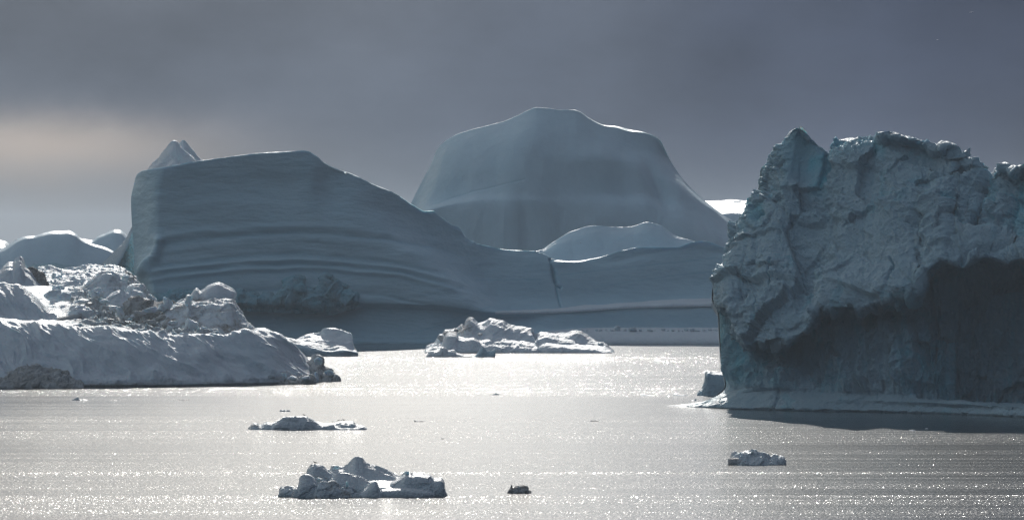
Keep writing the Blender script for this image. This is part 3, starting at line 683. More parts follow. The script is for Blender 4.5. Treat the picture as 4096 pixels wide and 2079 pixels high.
# pyramid-shaped berg behind it with a dirty slab, and the lit snow slope next to it
py_ = tag(empty('iceberg', ((80 - CX) / F * 2680, 2680, 0)), 'small pyramid shaped iceberg with a brown dirty slab leaning on its right side', 'iceberg')
mound('body', [(-90, 1120), (-40, 1095), (0, 1076), (16, 1058), (38, 1046), (52, 1047), (58, 1034), (70, 1027), (79, 1024), (87, 1031), (95, 1052), (99, 1067), (114, 1080), (125, 1090), (136, 1106), (149, 1128), (170, 1142), (200, 1150)], 1165, 2660., 40, M_SNOW, py_,
      prof=[(0, 0), (.3, .1), (.7, .28), (1, .6)], T=24, disp=rough(1.0, .07, 5, 35), paint=lambda c: (0 * c['px'], .4 * sm(.2, .6, fbm(c['P'] * .1, 3, .5, 3))), sink=30, dens=2)
mound('dirty_slab', [(104, 1078), (112, 1070), (122, 1067), (132, 1070), (142, 1074), (147, 1087), (156, 1086), (165, 1087), (174, 1096), (179, 1110), (184, 1124), (188, 1136), (190, 1150)], 1160, 2684., 14, M_DIRTY, py_, T=8, disp=rough(.6, .2, 5, 38, blk=.8, bs=.3), paint=paint_dirt(1.0, .15, 63, -.7, .1), sink=20, dens=1.6)
sf = tag(empty('iceberg', ((300 - CX) / F * 2950, 2950, 0)), 'bright sunlit slope of tumbled snowy ice between the small pyramid and the banded iceberg', 'iceberg')
loft('body', [[(120, None, 2840), (300, None, 2835), (520, None, 2850)], [(120, 1180, 2850), (300, 1178, 2845), (520, 1180, 2860)], [(125, 1150, 2865), (220, 1142, 2862), (340, 1140, 2862), (520, 1150, 2872)], [(130, 1128, 2900), (220, 1120, 2900), (340, 1118, 2900), (515, 1130, 2905)],
              [(140, 1112, 2945), (220, 1108, 2945), (340, 1100, 2945), (510, 1112, 2950)], [(150, 1098, 3000), (200, 1094, 3000), (260, 1098, 3000), (340, 1090, 3000), (505, 1096, 3000)], [(160, 1086, 3060), (190, 1086, 3060), (250, 1093, 3060), (290, 1089, 3060), (320, 1078, 3060), (350, 1070, 3060), (380, 1072, 3060), (420, 1074, 3060), (500, 1085, 3060)]],
     M_SNOW, sf, T=60, kt=.6, disp=lambda c: (2.4 * fbm(c['P'] * .035, 5, .55, 3) + 2.6 * ridged(c['P'] * .045, 4, .5, 6) + 1.2 * blocks(c['P'] * .1, 7)) * sm(1.5, 3, c['v']), dens=2)
for k, (x, y, D, w, h) in enumerate([(214, 1126, 2900, 18, 32), (232, 1130, 2895, 12, 18), (238, 1122, 2898, 22, 22), (262, 1128, 2890, 30, 16), (183, 1098, 2990, 22, 16)]):
    lump('ice_block', x, y, D, w, h, SHARP, k, sf, yaw=k)

# ================================================================== MID FLOES
SN_D = lambda s: rough(.8, .06, 6, s, rid=.5, gain=.5)
e = tag(empty('ice_floe', ((1290 - CX) / F * DW(1425), DW(1425), 0)), 'small pale floe with terraced top just past the tail of the whaleback iceberg', 'ice floe')
D = DW(1425)
loft('body', [[(1120, None, D + 5), (1150, None, D + 1.2), (1250, None, D), (1350, None, D), (1433, None, D + 5)], [(1124, 1380, D + 5.6), (1150, 1385, D + 1.9), (1250, 1398, D + 0.6), (1330, 1408, D), (1390, 1406, D + 1.2), (1432, 1412, D + 5.6)],
              [(1127, 1352, D + 6.8), (1149, 1357, D + 4.3), (1180, 1372, D + 4.3), (1250, 1386, D + 3.7), (1320, 1403, D + 2.5), (1370, 1398, D + 3.7), (1430, 1408, D + 8.1)], [(1130, 1349, D + 11.2), (1149, 1354, D + 12.4), (1200, 1362, D + 14.9), (1280, 1370, D + 16.1), (1350, 1380, D + 14.9), (1400, 1388, D + 14.9), (1424, 1400, D + 13.6)],
              [(1133, 1347, D + 16.1), (1149, 1353, D + 21.1), (1177, 1365, D + 24.8), (1234, 1350, D + 24.8), (1300, 1348, D + 27.3), (1360, 1352, D + 26), (1398, 1360, D + 22.3), (1415, 1385, D + 17.4)],
              [(1135, 1347, D + 18.6), (1149, 1354, D + 27.3), (1172, 1366, D + 29.8), (1205, 1350, D + 32.2), (1234, 1339, D + 33.5), (1279, 1336, D + 36), (1297, 1315, D + 36), (1325, 1313, D + 36), (1357, 1320, D + 34.7), (1385, 1329, D + 32.2), (1402, 1337, D + 28.5), (1410, 1350, D + 24.8)]],
     M_SNOW, e, T=16, kt=.5, disp=lambda c: .7 * fbm(c['P'] * .08, 5, .55, 3) + .8 * ridged(c['P'] * [.03, .1, .1], 3, .5, 9) * sm(3, 4, c['v']), paint=lambda c: (0 * c['px'], .35 * sm(3.2, 2.6, c['v'])), dens=2)

D = DW(1412)
e = tag(empty('ice_floe', ((2060 - CX) / F * D, D, 0)), 'long humped floe with brown knobs at its left end, below the cracked wall', 'ice floe')
CF = [(1700, 1400), (1713, 1386), (1742, 1372), (1749, 1359), (1759, 1342), (1772, 1339), (1782, 1323), (1798, 1322), (1828, 1317), (1848, 1300), (1857, 1309), (1864, 1289), (1878, 1270), (1888, 1269), (1904, 1283), (1914, 1291), (1940, 1284), (1962, 1272), (1980, 1277), (2006, 1279), (2026, 1289), (2046, 1299), (2079, 1306), (2112, 1312), (2132, 1319), (2138, 1336), (2148, 1336), (2165, 1331), (2211, 1335), (2260, 1335), (2293, 1324), (2320, 1326), (2343, 1336), (2369, 1349), (2389, 1364), (2416, 1364), (2422, 1378), (2430, 1396), (2442, 1398), (2456, 1408)]
cfx = [p[0] for p in CF]; cfy = [p[1] for p in CF]
cr = lambda x: float(np.interp(x, cfx, cfy))
xs2 = [1698, 1730, 1780, 1830, 1880, 1930, 1962, 2000, 2050, 2100, 2135, 2160, 2211, 2260, 2310, 2369, 2416, 2460]
def cfrow(f, d): return [(x, 1412 + (cr(x) - 1412) * f, D + d + 6 * (x == 1698) + 6 * (x == 2460)) for x in xs2]
rows = [[(x, None, D + 6 * (x in (1698, 2460))) for x in xs2], cfrow(.12, 2), cfrow(.3, 12), cfrow(.5, 27), cfrow(.78, 36), [(x, y, D + 50) for x, y in CF]]
def cf_disp(c):
    P, px, py = c['P'], c['px'], c['py']
    d = 1.3 * fbm(P * .035, 4, .5, 5) + .6 * ridged(np.stack([(px + 1.6 * py) / 60, (px - py) / 240, 0 * px], -1), 4, .5, 8) + .35 * fbm(P * .2, 4, .5, 2)
    q, t = polyline_dist(px, py, [(2138, 1330), (2150, 1360), (2165, 1390), (2170, 1410)])
    d = d - 4 * np.exp(-(q / 9) ** 2) * c['front']
    d = d + sm(1860, 1780, px) * sm(2, 3, c['v']) * .9 * ridged(P * .15, 3, .5, 3)
    return d
def cf_paint(c):
    P, px, py = c['P'], c['px'], c['py']
    n = fbm(P * .12, 4, .6, 3)
    crest = sm(40, 5, py - np.interp(px, cfx, cfy))
    d = .9 * sm(1920, 1860, px) * sm(1345, 1330, py) * sm(-.4, .2, n) + .3 * crest * sm(2000, 2060, px) * sm(0, .4, n) + .25 * sm(1850, 1800, px) * sm(0, .5, n)
    return d, .12 * sm(.1, .6, fbm(P * .04, 3, .5, 6))
loft('body', rows, M_SNOW, e, T=26, kt=.35, disp=cf_disp, paint=cf_paint, dens=2)
mound('front_lobe', [(1745, 1398), (1765, 1378), (1778, 1350), (1788, 1330), (1800, 1324), (1812, 1326), (1824, 1330), (1834, 1345), (1860, 1348), (1890, 1344), (1910, 1356), (1935, 1376), (1948, 1392), (1962, 1404)], 1411, D - 1, 34, M_SNOW, e,
      prof=[(0, 0), (.4, .12), (.75, .28), (1, .8)], T=14, disp=rough(.7, .08, 5, 12, rid=.4), paint=lambda c: (.75 * sm(1370, 1335, c['py']) * sm(1845, 1830, c['px']) * (.5 + fbm(c['P'] * [.3, .3, .05], 3, .5, 2)), 0 * c['px']), dens=2)
mound('rear_lobe', [(2150, 1352), (2172, 1338), (2190, 1332), (2215, 1337), (2240, 1348), (2275, 1352), (2310, 1360), (2350, 1380), (2390, 1400)], 1411, D - 1, 46, M_SNOW, e, prof=[(0, 0), (.3, .1), (.5, .4), (.8, .6), (1, .9)], T=14, disp=rough(1.0, .07, 5, 17, rid=.5), dens=2)
for k, (x, y, w, h, ms, dd) in enumerate([(1848, 1316, 22, 18, DLUMPS, 50), (1826, 1326, 22, 16, DLUMPS, 45), (1784, 1342, 22, 22, DLUMPS, 40), (1764, 1360, 26, 24, DLUMPS, 30), (2225, 1340, 18, 14, SHARP, 50), (2400, 1390, 34, 26, LUMPS, 30), (1918, 1342, 22, 12, DLUMPS, 20), (2300, 1334, 36, 14, LUMPS, 52), (2345, 1346, 30, 12, LUMPS, 48)]):
    lump('ice_block', x, y, D + dd, w, h, ms, k, e, yaw=k)
D = DW(1428)
def small(name, outline, base, depth, label, cat, mat, disp, paint=None, group=None, prof=None, dens=1.6, T=None, D=None, kt=.35, sink=1.5):
    o = np.array(outline, float)
    b = base if not isinstance(base, list) else base[len(base) // 2][1]
    m = mound(name, outline, base, D or DW(b), depth, mat, None, prof=prof, T=T, disp=disp, paint=paint, dens=dens, sink=sink, kt=kt)
    return tag(m, label, cat, group)
small('ice_floe', [(1702, 1425), (1723, 1406), (1740, 1405), (1756, 1402), (1769, 1388), (1785, 1395), (1792, 1402), (1812, 1398), (1828, 1412), (1845, 1417), (1861, 1420), (1885, 1422), (1903, 1426)], 1428, 10, 'low lumpy floe in front of the brown knobbed end of the humped floe', 'ice floe', M_GLAZE, rough(.4, .2, 5, 3, rid=.3))
small('ice_fragment', [(1898, 1426), (1908, 1412), (1918, 1398), (1926, 1388), (1931, 1384), (1938, 1392), (1950, 1401), (1965, 1402), (1976, 1398), (1982, 1395), (1982, 1410), (1981, 1426)], 1428, 7, 'shark fin shaped fragment of clear blue-green ice', 'ice fragment', M_GLAZE, rough(.25, .15, 4, 4), paint=lambda c: (0 * c['px'], .55 + 0 * c['px']))

# ================================================================== RIGHT BERG
RB = tag(empty('iceberg', ((3500 - CX) / F * 2040, 2040, 0)), 'massive rugged iceberg with a jagged crest and dark undercut wall at the right', 'iceberg')
RC = [(3039, 735), (3040, 686), (3058, 659), (3079, 634), (3112, 610), (3128, 588), (3150, 550), (3166, 523), (3188, 512), (3209, 521), (3231, 540), (3264, 572), (3296, 597), (3315, 610), (3323, 607), (3340, 586), (3367, 569), (3405, 561), (3443, 552), (3486, 550), (3529, 559), (3540, 540), (3551, 531), (3578, 528), (3621, 539), (3665, 553), (3703, 567), (3750, 590), (3765, 579), (3784, 576), (3817, 588), (3827, 597), (3836, 621), (3844, 632), (3865, 643), (3887, 645), (3910, 664), (3928, 690), (3942, 730), (3956, 785), (3972, 780), (3984, 730), (3996, 692), (4017, 660), (4044, 672), (4066, 676), (4096, 672), (4200, 665), (4360, 700), (4480, 850), (4520, 960)]
LIP = [(2862, 1216), (2873, 1229), (2914, 1233), (2937, 1279), (2960, 1337), (2995, 1376), (3030, 1358), (3053, 1363), (3123, 1348), (3192, 1334), (3227, 1308), (3250, 1273), (3291, 1225), (3367, 1229), (3459, 1218), (3529, 1193), (3616, 1178), (3660, 1190), (3690, 1150), (3715, 1085), (3770, 1050), (3850, 1075), (3950, 1035), (4030, 1060), (4096, 1035), (4250, 1040), (4560, 1060)]
def dl(x): return float(np.interp(x, [2661, 2800, 2915, 3100, 3500, 3800, 4096, 4560], [DW(1622), DW(1628), DW(1634), DW(1640), DW(1648), DW(1656), DW(1668), DW(1690)]))
def yl(x): return HY + H * F / dl(x)
nx = 120
def away(x): return 42 * float(sm(3600, 4180, np.array(float(x))) * sm(4560, 4200, np.array(float(x))))
tt_ = np.linspace(0, 1, nx)
def samp(r):
    a = np.array(r, float); u = (a[:, 0] - a[0, 0]) / (a[-1, 0] - a[0, 0])
    return pchip(u, a[:, 0], tt_), np.interp(tt_, u, a[:, 1])
lx, ly = samp(LIP); cx_, cy_ = samp(RC)
def blend(f, start, dd, k=12):
    px = lx + (cx_ - lx) * f; py = ly + (cy_ - ly) * f
    w = np.exp(-tt_ * k * 2)
    px = px + (start[0] - px[0]) * w; py = py + (start[1] - py[0]) * w
    px = np.maximum.accumulate(px + np.arange(nx) * 1e-3)
    return [(a, b, dl(a) + dd + away(a) * (1 - f) + 22 * math.exp(-i / nx * 40)) for i, (a, b) in enumerate(zip(px, py))]
def lower(y0, f, start, dd):      # between the foot top and the lip
    xs_ = np.linspace(start[0], 4560, nx)
    lipy = np.interp(xs_, [p[0] for p in LIP], [p[1] for p in LIP])
    out = []
    for i, x in enumerate(xs_):
        fy = np.interp(x, [2900, 2990, 3100, 3300, 3600, 3900, 4560], [1543, 1536, 1545, 1560, 1572, 1600, 1640])
        py = fy + (lipy[i] - fy) * f
        w = math.exp(-i / nx * 24)
        out.append((x, py * (1 - w) + start[1] * w, dl(x) + dd + away(x) + 24 * math.exp(-i / nx * 40)))
    return out
rows = [[(2661, None, dl(2661)), (2760, None, dl(2760) - 1), (2840, None, dl(2840) - 2), (2915, None, dl(2915) - 2), (3100, None, dl(3100)), (3500, None, dl(3500)), (3800, None, dl(3800)), (4096, None, dl(4096)), (4560, None, dl(4560))],
        [(2715, 1617.5, dl(2715) + 4), (2830, 1609, dl(2830) + 6), (2915, 1604, dl(2915) + 4), (2990, 1606, dl(2990) + 3), (3100, 1610, dl(3100) + 2.4), (3500, 1620, dl(3500) + 1.6), (3800, 1630, dl(3800) + 1.4), (4096, 1642, dl(4096) + 1.2), (4560, 1665, dl(4560) + 1.2)],
        [(2815, 1603, dl(2815) + 20), (2868, 1585, dl(2868) + 20), (2940, 1572, dl(2940) + 12), (3020, 1572, dl(3020) + 10), (3100, 1580, dl(3100) + 6), (3300, 1592, dl(3300) + 3.6), (3600, 1602, dl(3600) + 2.2), (3900, 1616, dl(3900) + 1.6), (4560, 1650, dl(4560) + 1.6)],
        lower(0, 0.0, (2904, 1540), 7), lower(0, .4, (2889, 1450), 13), lower(0, .8, (2879, 1320), 15), lower(0, .94, (2878, 1262), 9),
        [(x, y, dl(x) - 4 + away(x) + 28 * math.exp(-(x - 2862) / 40)) for x, y in LIP],
        blend(.06, (2856, 1190), -2), blend(.33, (2858, 1130), 22), blend(.60, (2920, 1045), 42), blend(.82, (3008, 890), 58), blend(.94, (3030, 790), 66)]
def dcr(x): return float(np.interp(x, [3039, 3100, 3190, 3260, 3320, 3420, 3520, 3545, 3600, 3800, 3850, 3940, 3961, 4000, 4100, 4520], [80, 76, 64, 68, 76, 78, 76, 62, 58, 60, 70, 72, 78, 66, 60, 90]))
rows.append([(x, y, dl(x) + dcr(x)) for x, y in RC])
CRK = [([(3105, 1060), (3095, 1110), (3080, 1170), (3072, 1200), (3050, 1240), (3040, 1290)], 3, 2.0), ([(3961, 765), (3935, 850), (3900, 920), (3880, 1000), (3850, 1060)], 14, 5.0), ([(3780, 810), (3830, 890), (3870, 960), (3900, 1000)], 10, 2.5), ([(4070, 800), (4060, 900), (4050, 980)], 12, 3.5),
       ([(3565, 1040), (3585, 1075), (3575, 1100), (3560, 1130)], 4, 2.0), ([(3315, 605), (3300, 680), (3280, 740)], 12, 3.0), ([(3060, 860), (3040, 880)], 10, 4.0)]
def rb_disp(c):
    P, px, py, v, fr = c['P'], c['px'], c['py'], c['v'] - 1, c['front']
    up = sm(7.6, 8.6, v) * fr
    v = v + .55 * fbm(np.stack([px / 60, py / 200, 0 * px], -1), 4, .6, 12) * sm(2.4, 3.2, v) * sm(6, 5, v)
    low = sm(3.6, 4.6, v) * sm(8.3, 7.4, v) * fr
    foot = sm(4.2, 3.2, v) * fr
    crest = sm(11.5, 14, v)
    # slanting weathered ripples on the upper face
    q = P @ np.array([[.86, 0, .5], [0, 1, 0], [-.5, 0, .86]])
    big = 3.6 * fbm(P * .016, 3, .5, 4) + (4.2 * blocks(q * [.028, .03, .045], 4) + 2.0 * blocks(q * [.06, .06, .10], 14)) * (.4 + .6 * sm(2870, 2990, px))
    rip = 2.2 * ridged(q * [.03, .06, .14], 4, .52, 7) + 1.6 * ridged(q * [.10, .18, .36], 3, .55, 17) + .6 * fbm(q * [.3, .4, .8], 4, .6, 8) + 1.2 * fbm(P * .06, 4, .55, 61)
    flat = sm(3330, 3250, px) * sm(3130, 3180, px) * sm(760, 700, py)        # the smooth scooped pinnacle
    d = up * (big * (1 - .85 * flat) + rip * (1 - .9 * flat) * (.75 + .6 * fbm(P * .02, 2, .5, 51)))
    d = d - up * 3.0 * flat * np.exp(-((px - 3215) / 45) ** 2)
    right = sm(3620, 3900, px) * sm(4520, 4200, px)
    d = d + up * right * (3.0 * ridged(P * [.03, .03, .012], 3, .5, 33) - .5)
    # fluted, pitted wall under the lip
    fl = .9 * ridged(P * [.10, .08, .02], 4, .5, 21) + .9 * fbm(P * [.08, .08, .04], 5, .55, 24) + .9 * blocks(P * [.09, .07, .035], 27) + .3 * ridged(P * [.3, .3, .1], 3, .5, 27)
    d = d + low * (fl * 4.2 - 2.2 + (2.4 * blocks(P * [.13, .12, .07], 81) + 1.6 * ridged(P * [.16, .16, .07], 4, .6, 83)) * sm(2900, 3040, px) + 3.5 * right * ridged(P * .045, 4, .55, 29) - 15 * right)
    d = d + low * 3.2 * np.exp(-((px - np.interp(py, [1370, 1540], [3000, 3110])) / 26) ** 2) * sm(1360, 1390, py)
    d = d + foot * (1.0 * fbm(P * [.05, .05, .12], 4, .55, 6) + .35 * blocks(P * [.12, .12, .2], 8))
    qd, t = polyline_dist(px, py, [(3115, 1545), (3105, 1600), (3080, 1640)])
    d = d - foot * .9 * np.exp(-(qd / 5) ** 2)
    for pts, w, dep in CRK:
        qd, t = polyline_dist(px, py, pts)
        d = d - dep * np.exp(-(qd / w) ** 2) * fr * up
    d = d + crest * (1.2 * ridged(P * [.12, .1, .05], 3, .5, 41) + 1.0 * blocks(P * [.11, .1, .05], 42) - .3) * (1 - .9 * flat)
    return d
def rb_paint(c):
    P, px, py, v, fr = c['P'], c['px'], c['py'], c['v'] - 1, c['front']
    b = .12 + 0 * px
    cyy = np.interp(px, [p[0] for p in RC], [p[1] for p in RC])
    dep = py - cyy
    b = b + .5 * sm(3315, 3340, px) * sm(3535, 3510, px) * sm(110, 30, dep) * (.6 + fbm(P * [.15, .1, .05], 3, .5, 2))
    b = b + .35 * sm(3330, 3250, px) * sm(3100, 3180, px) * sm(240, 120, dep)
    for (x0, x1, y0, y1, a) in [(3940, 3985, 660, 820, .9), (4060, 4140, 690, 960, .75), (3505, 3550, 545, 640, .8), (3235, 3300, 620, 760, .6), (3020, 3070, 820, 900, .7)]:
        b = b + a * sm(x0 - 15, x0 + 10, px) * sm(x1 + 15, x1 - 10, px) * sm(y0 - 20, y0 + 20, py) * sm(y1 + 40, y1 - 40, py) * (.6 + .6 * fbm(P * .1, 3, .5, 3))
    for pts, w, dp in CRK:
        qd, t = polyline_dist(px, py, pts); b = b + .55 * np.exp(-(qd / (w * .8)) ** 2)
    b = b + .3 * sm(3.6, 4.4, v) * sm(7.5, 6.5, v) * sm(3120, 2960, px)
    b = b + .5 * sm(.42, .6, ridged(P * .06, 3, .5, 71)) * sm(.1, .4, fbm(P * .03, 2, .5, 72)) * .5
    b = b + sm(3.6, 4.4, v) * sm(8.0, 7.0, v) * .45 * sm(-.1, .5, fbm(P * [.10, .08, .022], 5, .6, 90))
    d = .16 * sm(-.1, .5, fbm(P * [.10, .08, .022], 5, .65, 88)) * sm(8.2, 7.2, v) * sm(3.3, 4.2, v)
    return d, b * fr
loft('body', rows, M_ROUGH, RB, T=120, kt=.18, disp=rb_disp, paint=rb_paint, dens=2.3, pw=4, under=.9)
mound('leaning_slab', [(2948, 1000), (2955, 968), (2953, 945), (2960, 912), (2970, 885), (2974, 860), (2980, 838), (2992, 826), (3010, 822), (3030, 822), (3060, 840)], 1010, 2150., 14, M_ROUGH, RB, T=10, disp=rough(.6, .12, 5, 3, rid=.5), paint=lambda c: (0 * c['px'], .35 + 0 * c['px']), sink=8, dens=2)
o = mound('ice_fragment', [(2792, 1578), (2800, 1570), (2812, 1560), (2820, 1541), (2826, 1522), (2828, 1505), (2831, 1489), (2845, 1485), (2879, 1487), (2905, 1487), (2940, 1489), (2960, 1500), (2975, 1580)], 1582, DW(1582), 16, M_ROUGH, None, prof=[(0, 0), (.4, .04), (.85, .16), (1, .5)], T=14, kt=.7,
          disp=lambda c: (.7 * ridged(c['P'] * .25, 3, .5, 3) + .3) * sm(2850, 2825, c['px']) + .15 * fbm(c['P'] * .2, 3, .5, 2), dens=1.8)
tag(o, 'square-cut ice chunk peeking out behind the left foot of the massive rugged iceberg', 'ice fragment')

# ================================================================== FOREGROUND FLOES
e = tag(empty('ice_floe', ((1230 - CX) / F * DW(1718), DW(1718), 0)), 'flat grey floe with a low dome and gulls resting on it', 'ice floe')
D = DW(1718)
F1 = [(990, 1714), (1006, 1699), (1021, 1691), (1041, 1700), (1072, 1687), (1087, 1691), (1117, 1678), (1147, 1666), (1183, 1665), (1218, 1667), (1243, 1673), (1273, 1688), (1314, 1693), (1329, 1690), (1379, 1684), (1410, 1687), (1427, 1699), (1455, 1705), (1469, 1714)]
FLAT = [mound('body', F1, 1718, D, 11, M_GLAZE, e, prof=[(0, 0), (.35, .1), (.7, .3), (.9, .5), (1, .8)], T=8, disp=rough(.3, .13, 5, 3, rid=.25, blk=.15, bs=.25), paint=lambda c: (.6 * sm(1050, 1030, c['px']) * sm(-.2, .3, fbm(c['P'] * .3, 3, .5, 2)), .1 + 0 * c['px']), dens=1.6)]
FLAT.append(None); FLAT[1] = mound('dome', [(1085, 1712), (1100, 1692), (1120, 1680), (1150, 1672), (1185, 1671), (1218, 1668), (1240, 1676), (1262, 1692), (1285, 1708), (1295, 1716)], 1719, D - 2, 7, M_GLAZE, e, T=8, disp=rough(.25, .12, 5, 8, rid=.25, blk=.5, bs=.28), dens=1.6)
mound('rim', [(1275, 1712), (1290, 1702), (1318, 1694), (1330, 1693), (1340, 1704), (1380, 1709), (1425, 1708), (1450, 1704), (1466, 1712)], 1719, D - 1.5, 6, M_GLAZE, e, T=4, disp=rough(.2, .2, 4, 9), dens=1.6)

D = DW(1988)
e = tag(empty('ice_floe', ((1450 - CX) / F * D, D, 0)), 'nearest broken floe of grey-white humps with a pointed peak', 'ice floe')
gl = lambda s, a=.45: rough(a * .4, .14, 5, s, rid=.12, blk=.12, bs=.2)
mound('rear_peak', [(1225, 1950), (1290, 1900), (1320, 1880), (1329, 1864), (1349, 1865), (1364, 1868), (1390, 1858), (1405, 1842), (1425, 1825), (1445, 1827), (1460, 1842), (1480, 1853), (1521, 1868), (1551, 1879), (1585, 1897), (1630, 1915), (1700, 1940)], 1965, D + 9, 19, M_GLAZE, e,
      prof=[(0, 0), (.3, .15), (.5, .45), (.75, .6), (1, .8)], T=6, disp=rough(.18, .13, 5, 3, rid=.2, blk=.2, bs=.16), dens=1.6)
mound('middle_dome', [(1285, 1952), (1310, 1925), (1330, 1902), (1350, 1891), (1370, 1890), (1400, 1894), (1440, 1906), (1465, 1918), (1480, 1930), (1500, 1950)], 1975, D + 4, 9, M_GLAZE, e, T=6, disp=gl(5, .35), dens=1.6)
mound('right_block', [(1560, 1930), (1600, 1908), (1622, 1890), (1640, 1889), (1652, 1896), (1667, 1895), (1718, 1900), (1738, 1913), (1763, 1909), (1776, 1926), (1780, 1958), (1789, 1974)], 1979, D + 4, 12, M_GLAZE, e, prof=[(0, 0), (.4, .05), (.8, .2), (1, .6)], T=8, disp=rough(.2, .13, 5, 7, rid=.2, blk=.2, bs=.2), dens=1.6)
mound('front_slab', [(1500, 1978), (1530, 1950), (1560, 1946), (1600, 1943), (1640, 1945), (1675, 1950), (1705, 1955), (1728, 1964), (1740, 1978)], 1983, D, 10, M_GLAZE, e, prof=[(0, 0), (.5, .05), (.75, .25), (1, .9)], T=5, disp=gl(9, .3), dens=1.6)
mound('shelf', [(1440, 1950), (1480, 1925), (1530, 1922), (1600, 1924), (1660, 1930), (1700, 1945)], 1960, D + 5, 9, M_GLAZE, e, prof=[(0, 0), (.3, .1), (.5, .4), (1, .9)], T=4, disp=gl(11, .25), dens=1.6)
mound('cone', [(1425, 1982), (1450, 1962), (1475, 1940), (1490, 1928), (1500, 1926), (1508, 1932), (1515, 1948), (1530, 1962), (1535, 1982)], 1988, D - 1, 7, M_GLAZE, e, T=4, disp=gl(13, .3), dens=1.6)
mound('dirty_rubble', [(1250, 1984), (1262, 1950), (1270, 1935), (1290, 1928), (1310, 1929), (1335, 1925), (1350, 1932), (1375, 1940), (1400, 1945), (1420, 1958), (1440, 1975), (1450, 1986)], 1992, D - 2, 7, M_GLAZE, e, T=5, disp=rough(.3, .3, 5, 15, blk=.35, bs=.6), paint=paint_dirt(.65, .3, 71, -.2, .4), dens=1.5)
mound('left_hump', [(1178, 1984), (1190, 1948), (1198, 1918), (1206, 1903), (1225, 1896), (1245, 1905), (1260, 1922), (1272, 1945), (1278, 1984)], 1986, D - 1, 8, M_GLAZE, e, T=6, disp=rough(.2, .2, 5, 17, rid=.2, blk=.25, bs=.25), dens=1.5)
mound('tail_lump', [(1116, 1974), (1121, 1954), (1133, 1946), (1147, 1942), (1165, 1946), (1185, 1950), (1205, 1974)], 1980, D + 2, 6, M_GLAZE, e, T=5, disp=rough(.35, .35, 4, 19, blk=.2, bs=.6), paint=paint_dirt(.4, .3, 73, -.1, .4), dens=1.5)
mound('tail_lump', [(1166, 1982), (1172, 1962), (1185, 1950), (1205, 1948), (1225, 1960), (1240, 1984)], 1987, D - 1, 5, M_GLAZE, e, T=5, disp=rough(.3, .35, 4, 23, blk=.2, bs=.6), paint=paint_dirt(.4, .3, 75, -.1, .4), dens=1.5)
BOULDER = [0]; BOULDER[0] = mound('brown_boulder', [(1226, 1925), (1229, 1890), (1236, 1866), (1253, 1856), (1284, 1861), (1304, 1874), (1325, 1888), (1337, 1905), (1338, 1935)], 1945, D + 9, 9, M_GLAZE, e, prof=[(0, 0), (.4, .08), (.8, .3), (1, .6)], T=6, disp=rough(.25, .2, 5, 21, rid=.3), paint=paint_dirt(.75, .25, 77, 0, .45), dens=1.5)
lump('knob', 1345, 1874, D + 14, 26, 16, LUMPS, 1, e, yaw=1)
lump('knob', 1627, 1897, D + 9, 22, 14, SHARP, 2, e, yaw=2)
lump('knob', 1388, 1944, D + 1, 12, 18, SHARP, 0, e)
lump('knob', 1275, 1921, D + 6, 34, 18, LUMPS, 2, e, yaw=.5)

D = DW(1971)
small('ice_fragment', [(2032, 1966), (2037, 1952), (2042, 1946), (2047, 1939), (2052, 1948), (2064, 1943), (2080, 1944), (2095, 1942), (2108, 1944), (2113, 1953), (2111, 1960), (2124, 1963), (2118, 1968)], 1972, 4, 'lone greenish brown dirt-laden chunk right of the nearest broken floe', 'ice fragment', M_DIRTY, rough(.3, .5, 5, 3, blk=.25, bs=.8), paint=paint_dirt(.85, .4, 81, -.5, .2), dens=1.2)
D = DW(1860)
e = tag(empty('ice_floe', ((3030 - CX) / F * D, D, 0)), 'small craggy grey floe alone on the water below the massive rugged iceberg', 'ice floe')
mound('body', [(2929, 1838), (2945, 1826), (2965, 1812), (2985, 1806), (3013, 1801), (3030, 1806), (3051, 1811), (3064, 1824), (3078, 1838), (3100, 1848), (3108, 1856)], 1861, D, 9, M_GLAZE, e, prof=[(0, 0), (.3, .15), (.6, .35), (1, .7)], T=5, disp=rough(.4, .25, 5, 3, rid=.5, blk=.6, bs=.35), dens=1.4)
mound('horn', [(2925, 1826), (2930, 1812), (2937, 1806), (2944, 1808), (2950, 1815), (2966, 1810), (2985, 1808), (2995, 1825)], 1840, D + 8, 4, M_GLAZE, e, T=4, disp=rough(.3, .3, 4, 5, rid=.3), dens=1.4)
mound('flat_toe', [(2912, 1833), (2924, 1829), (2945, 1829), (2965, 1832), (2985, 1845)], 1852, D + 1, 5, M_DIRTY, e, T=4, disp=rough(.2, .3, 4, 7), paint=paint_dirt(.4, .3, 3), dens=1.4)
mound('rear_knob', [(3060, 1840), (3078, 1828), (3098, 1818), (3108, 1820), (3116, 1828), (3124, 1822), (3133, 1824), (3140, 1834), (3143, 1850)], 1854, D + 3, 6, M_GLAZE, e, T=5, disp=rough(.35, .3, 4, 9, rid=.3), dens=1.4)
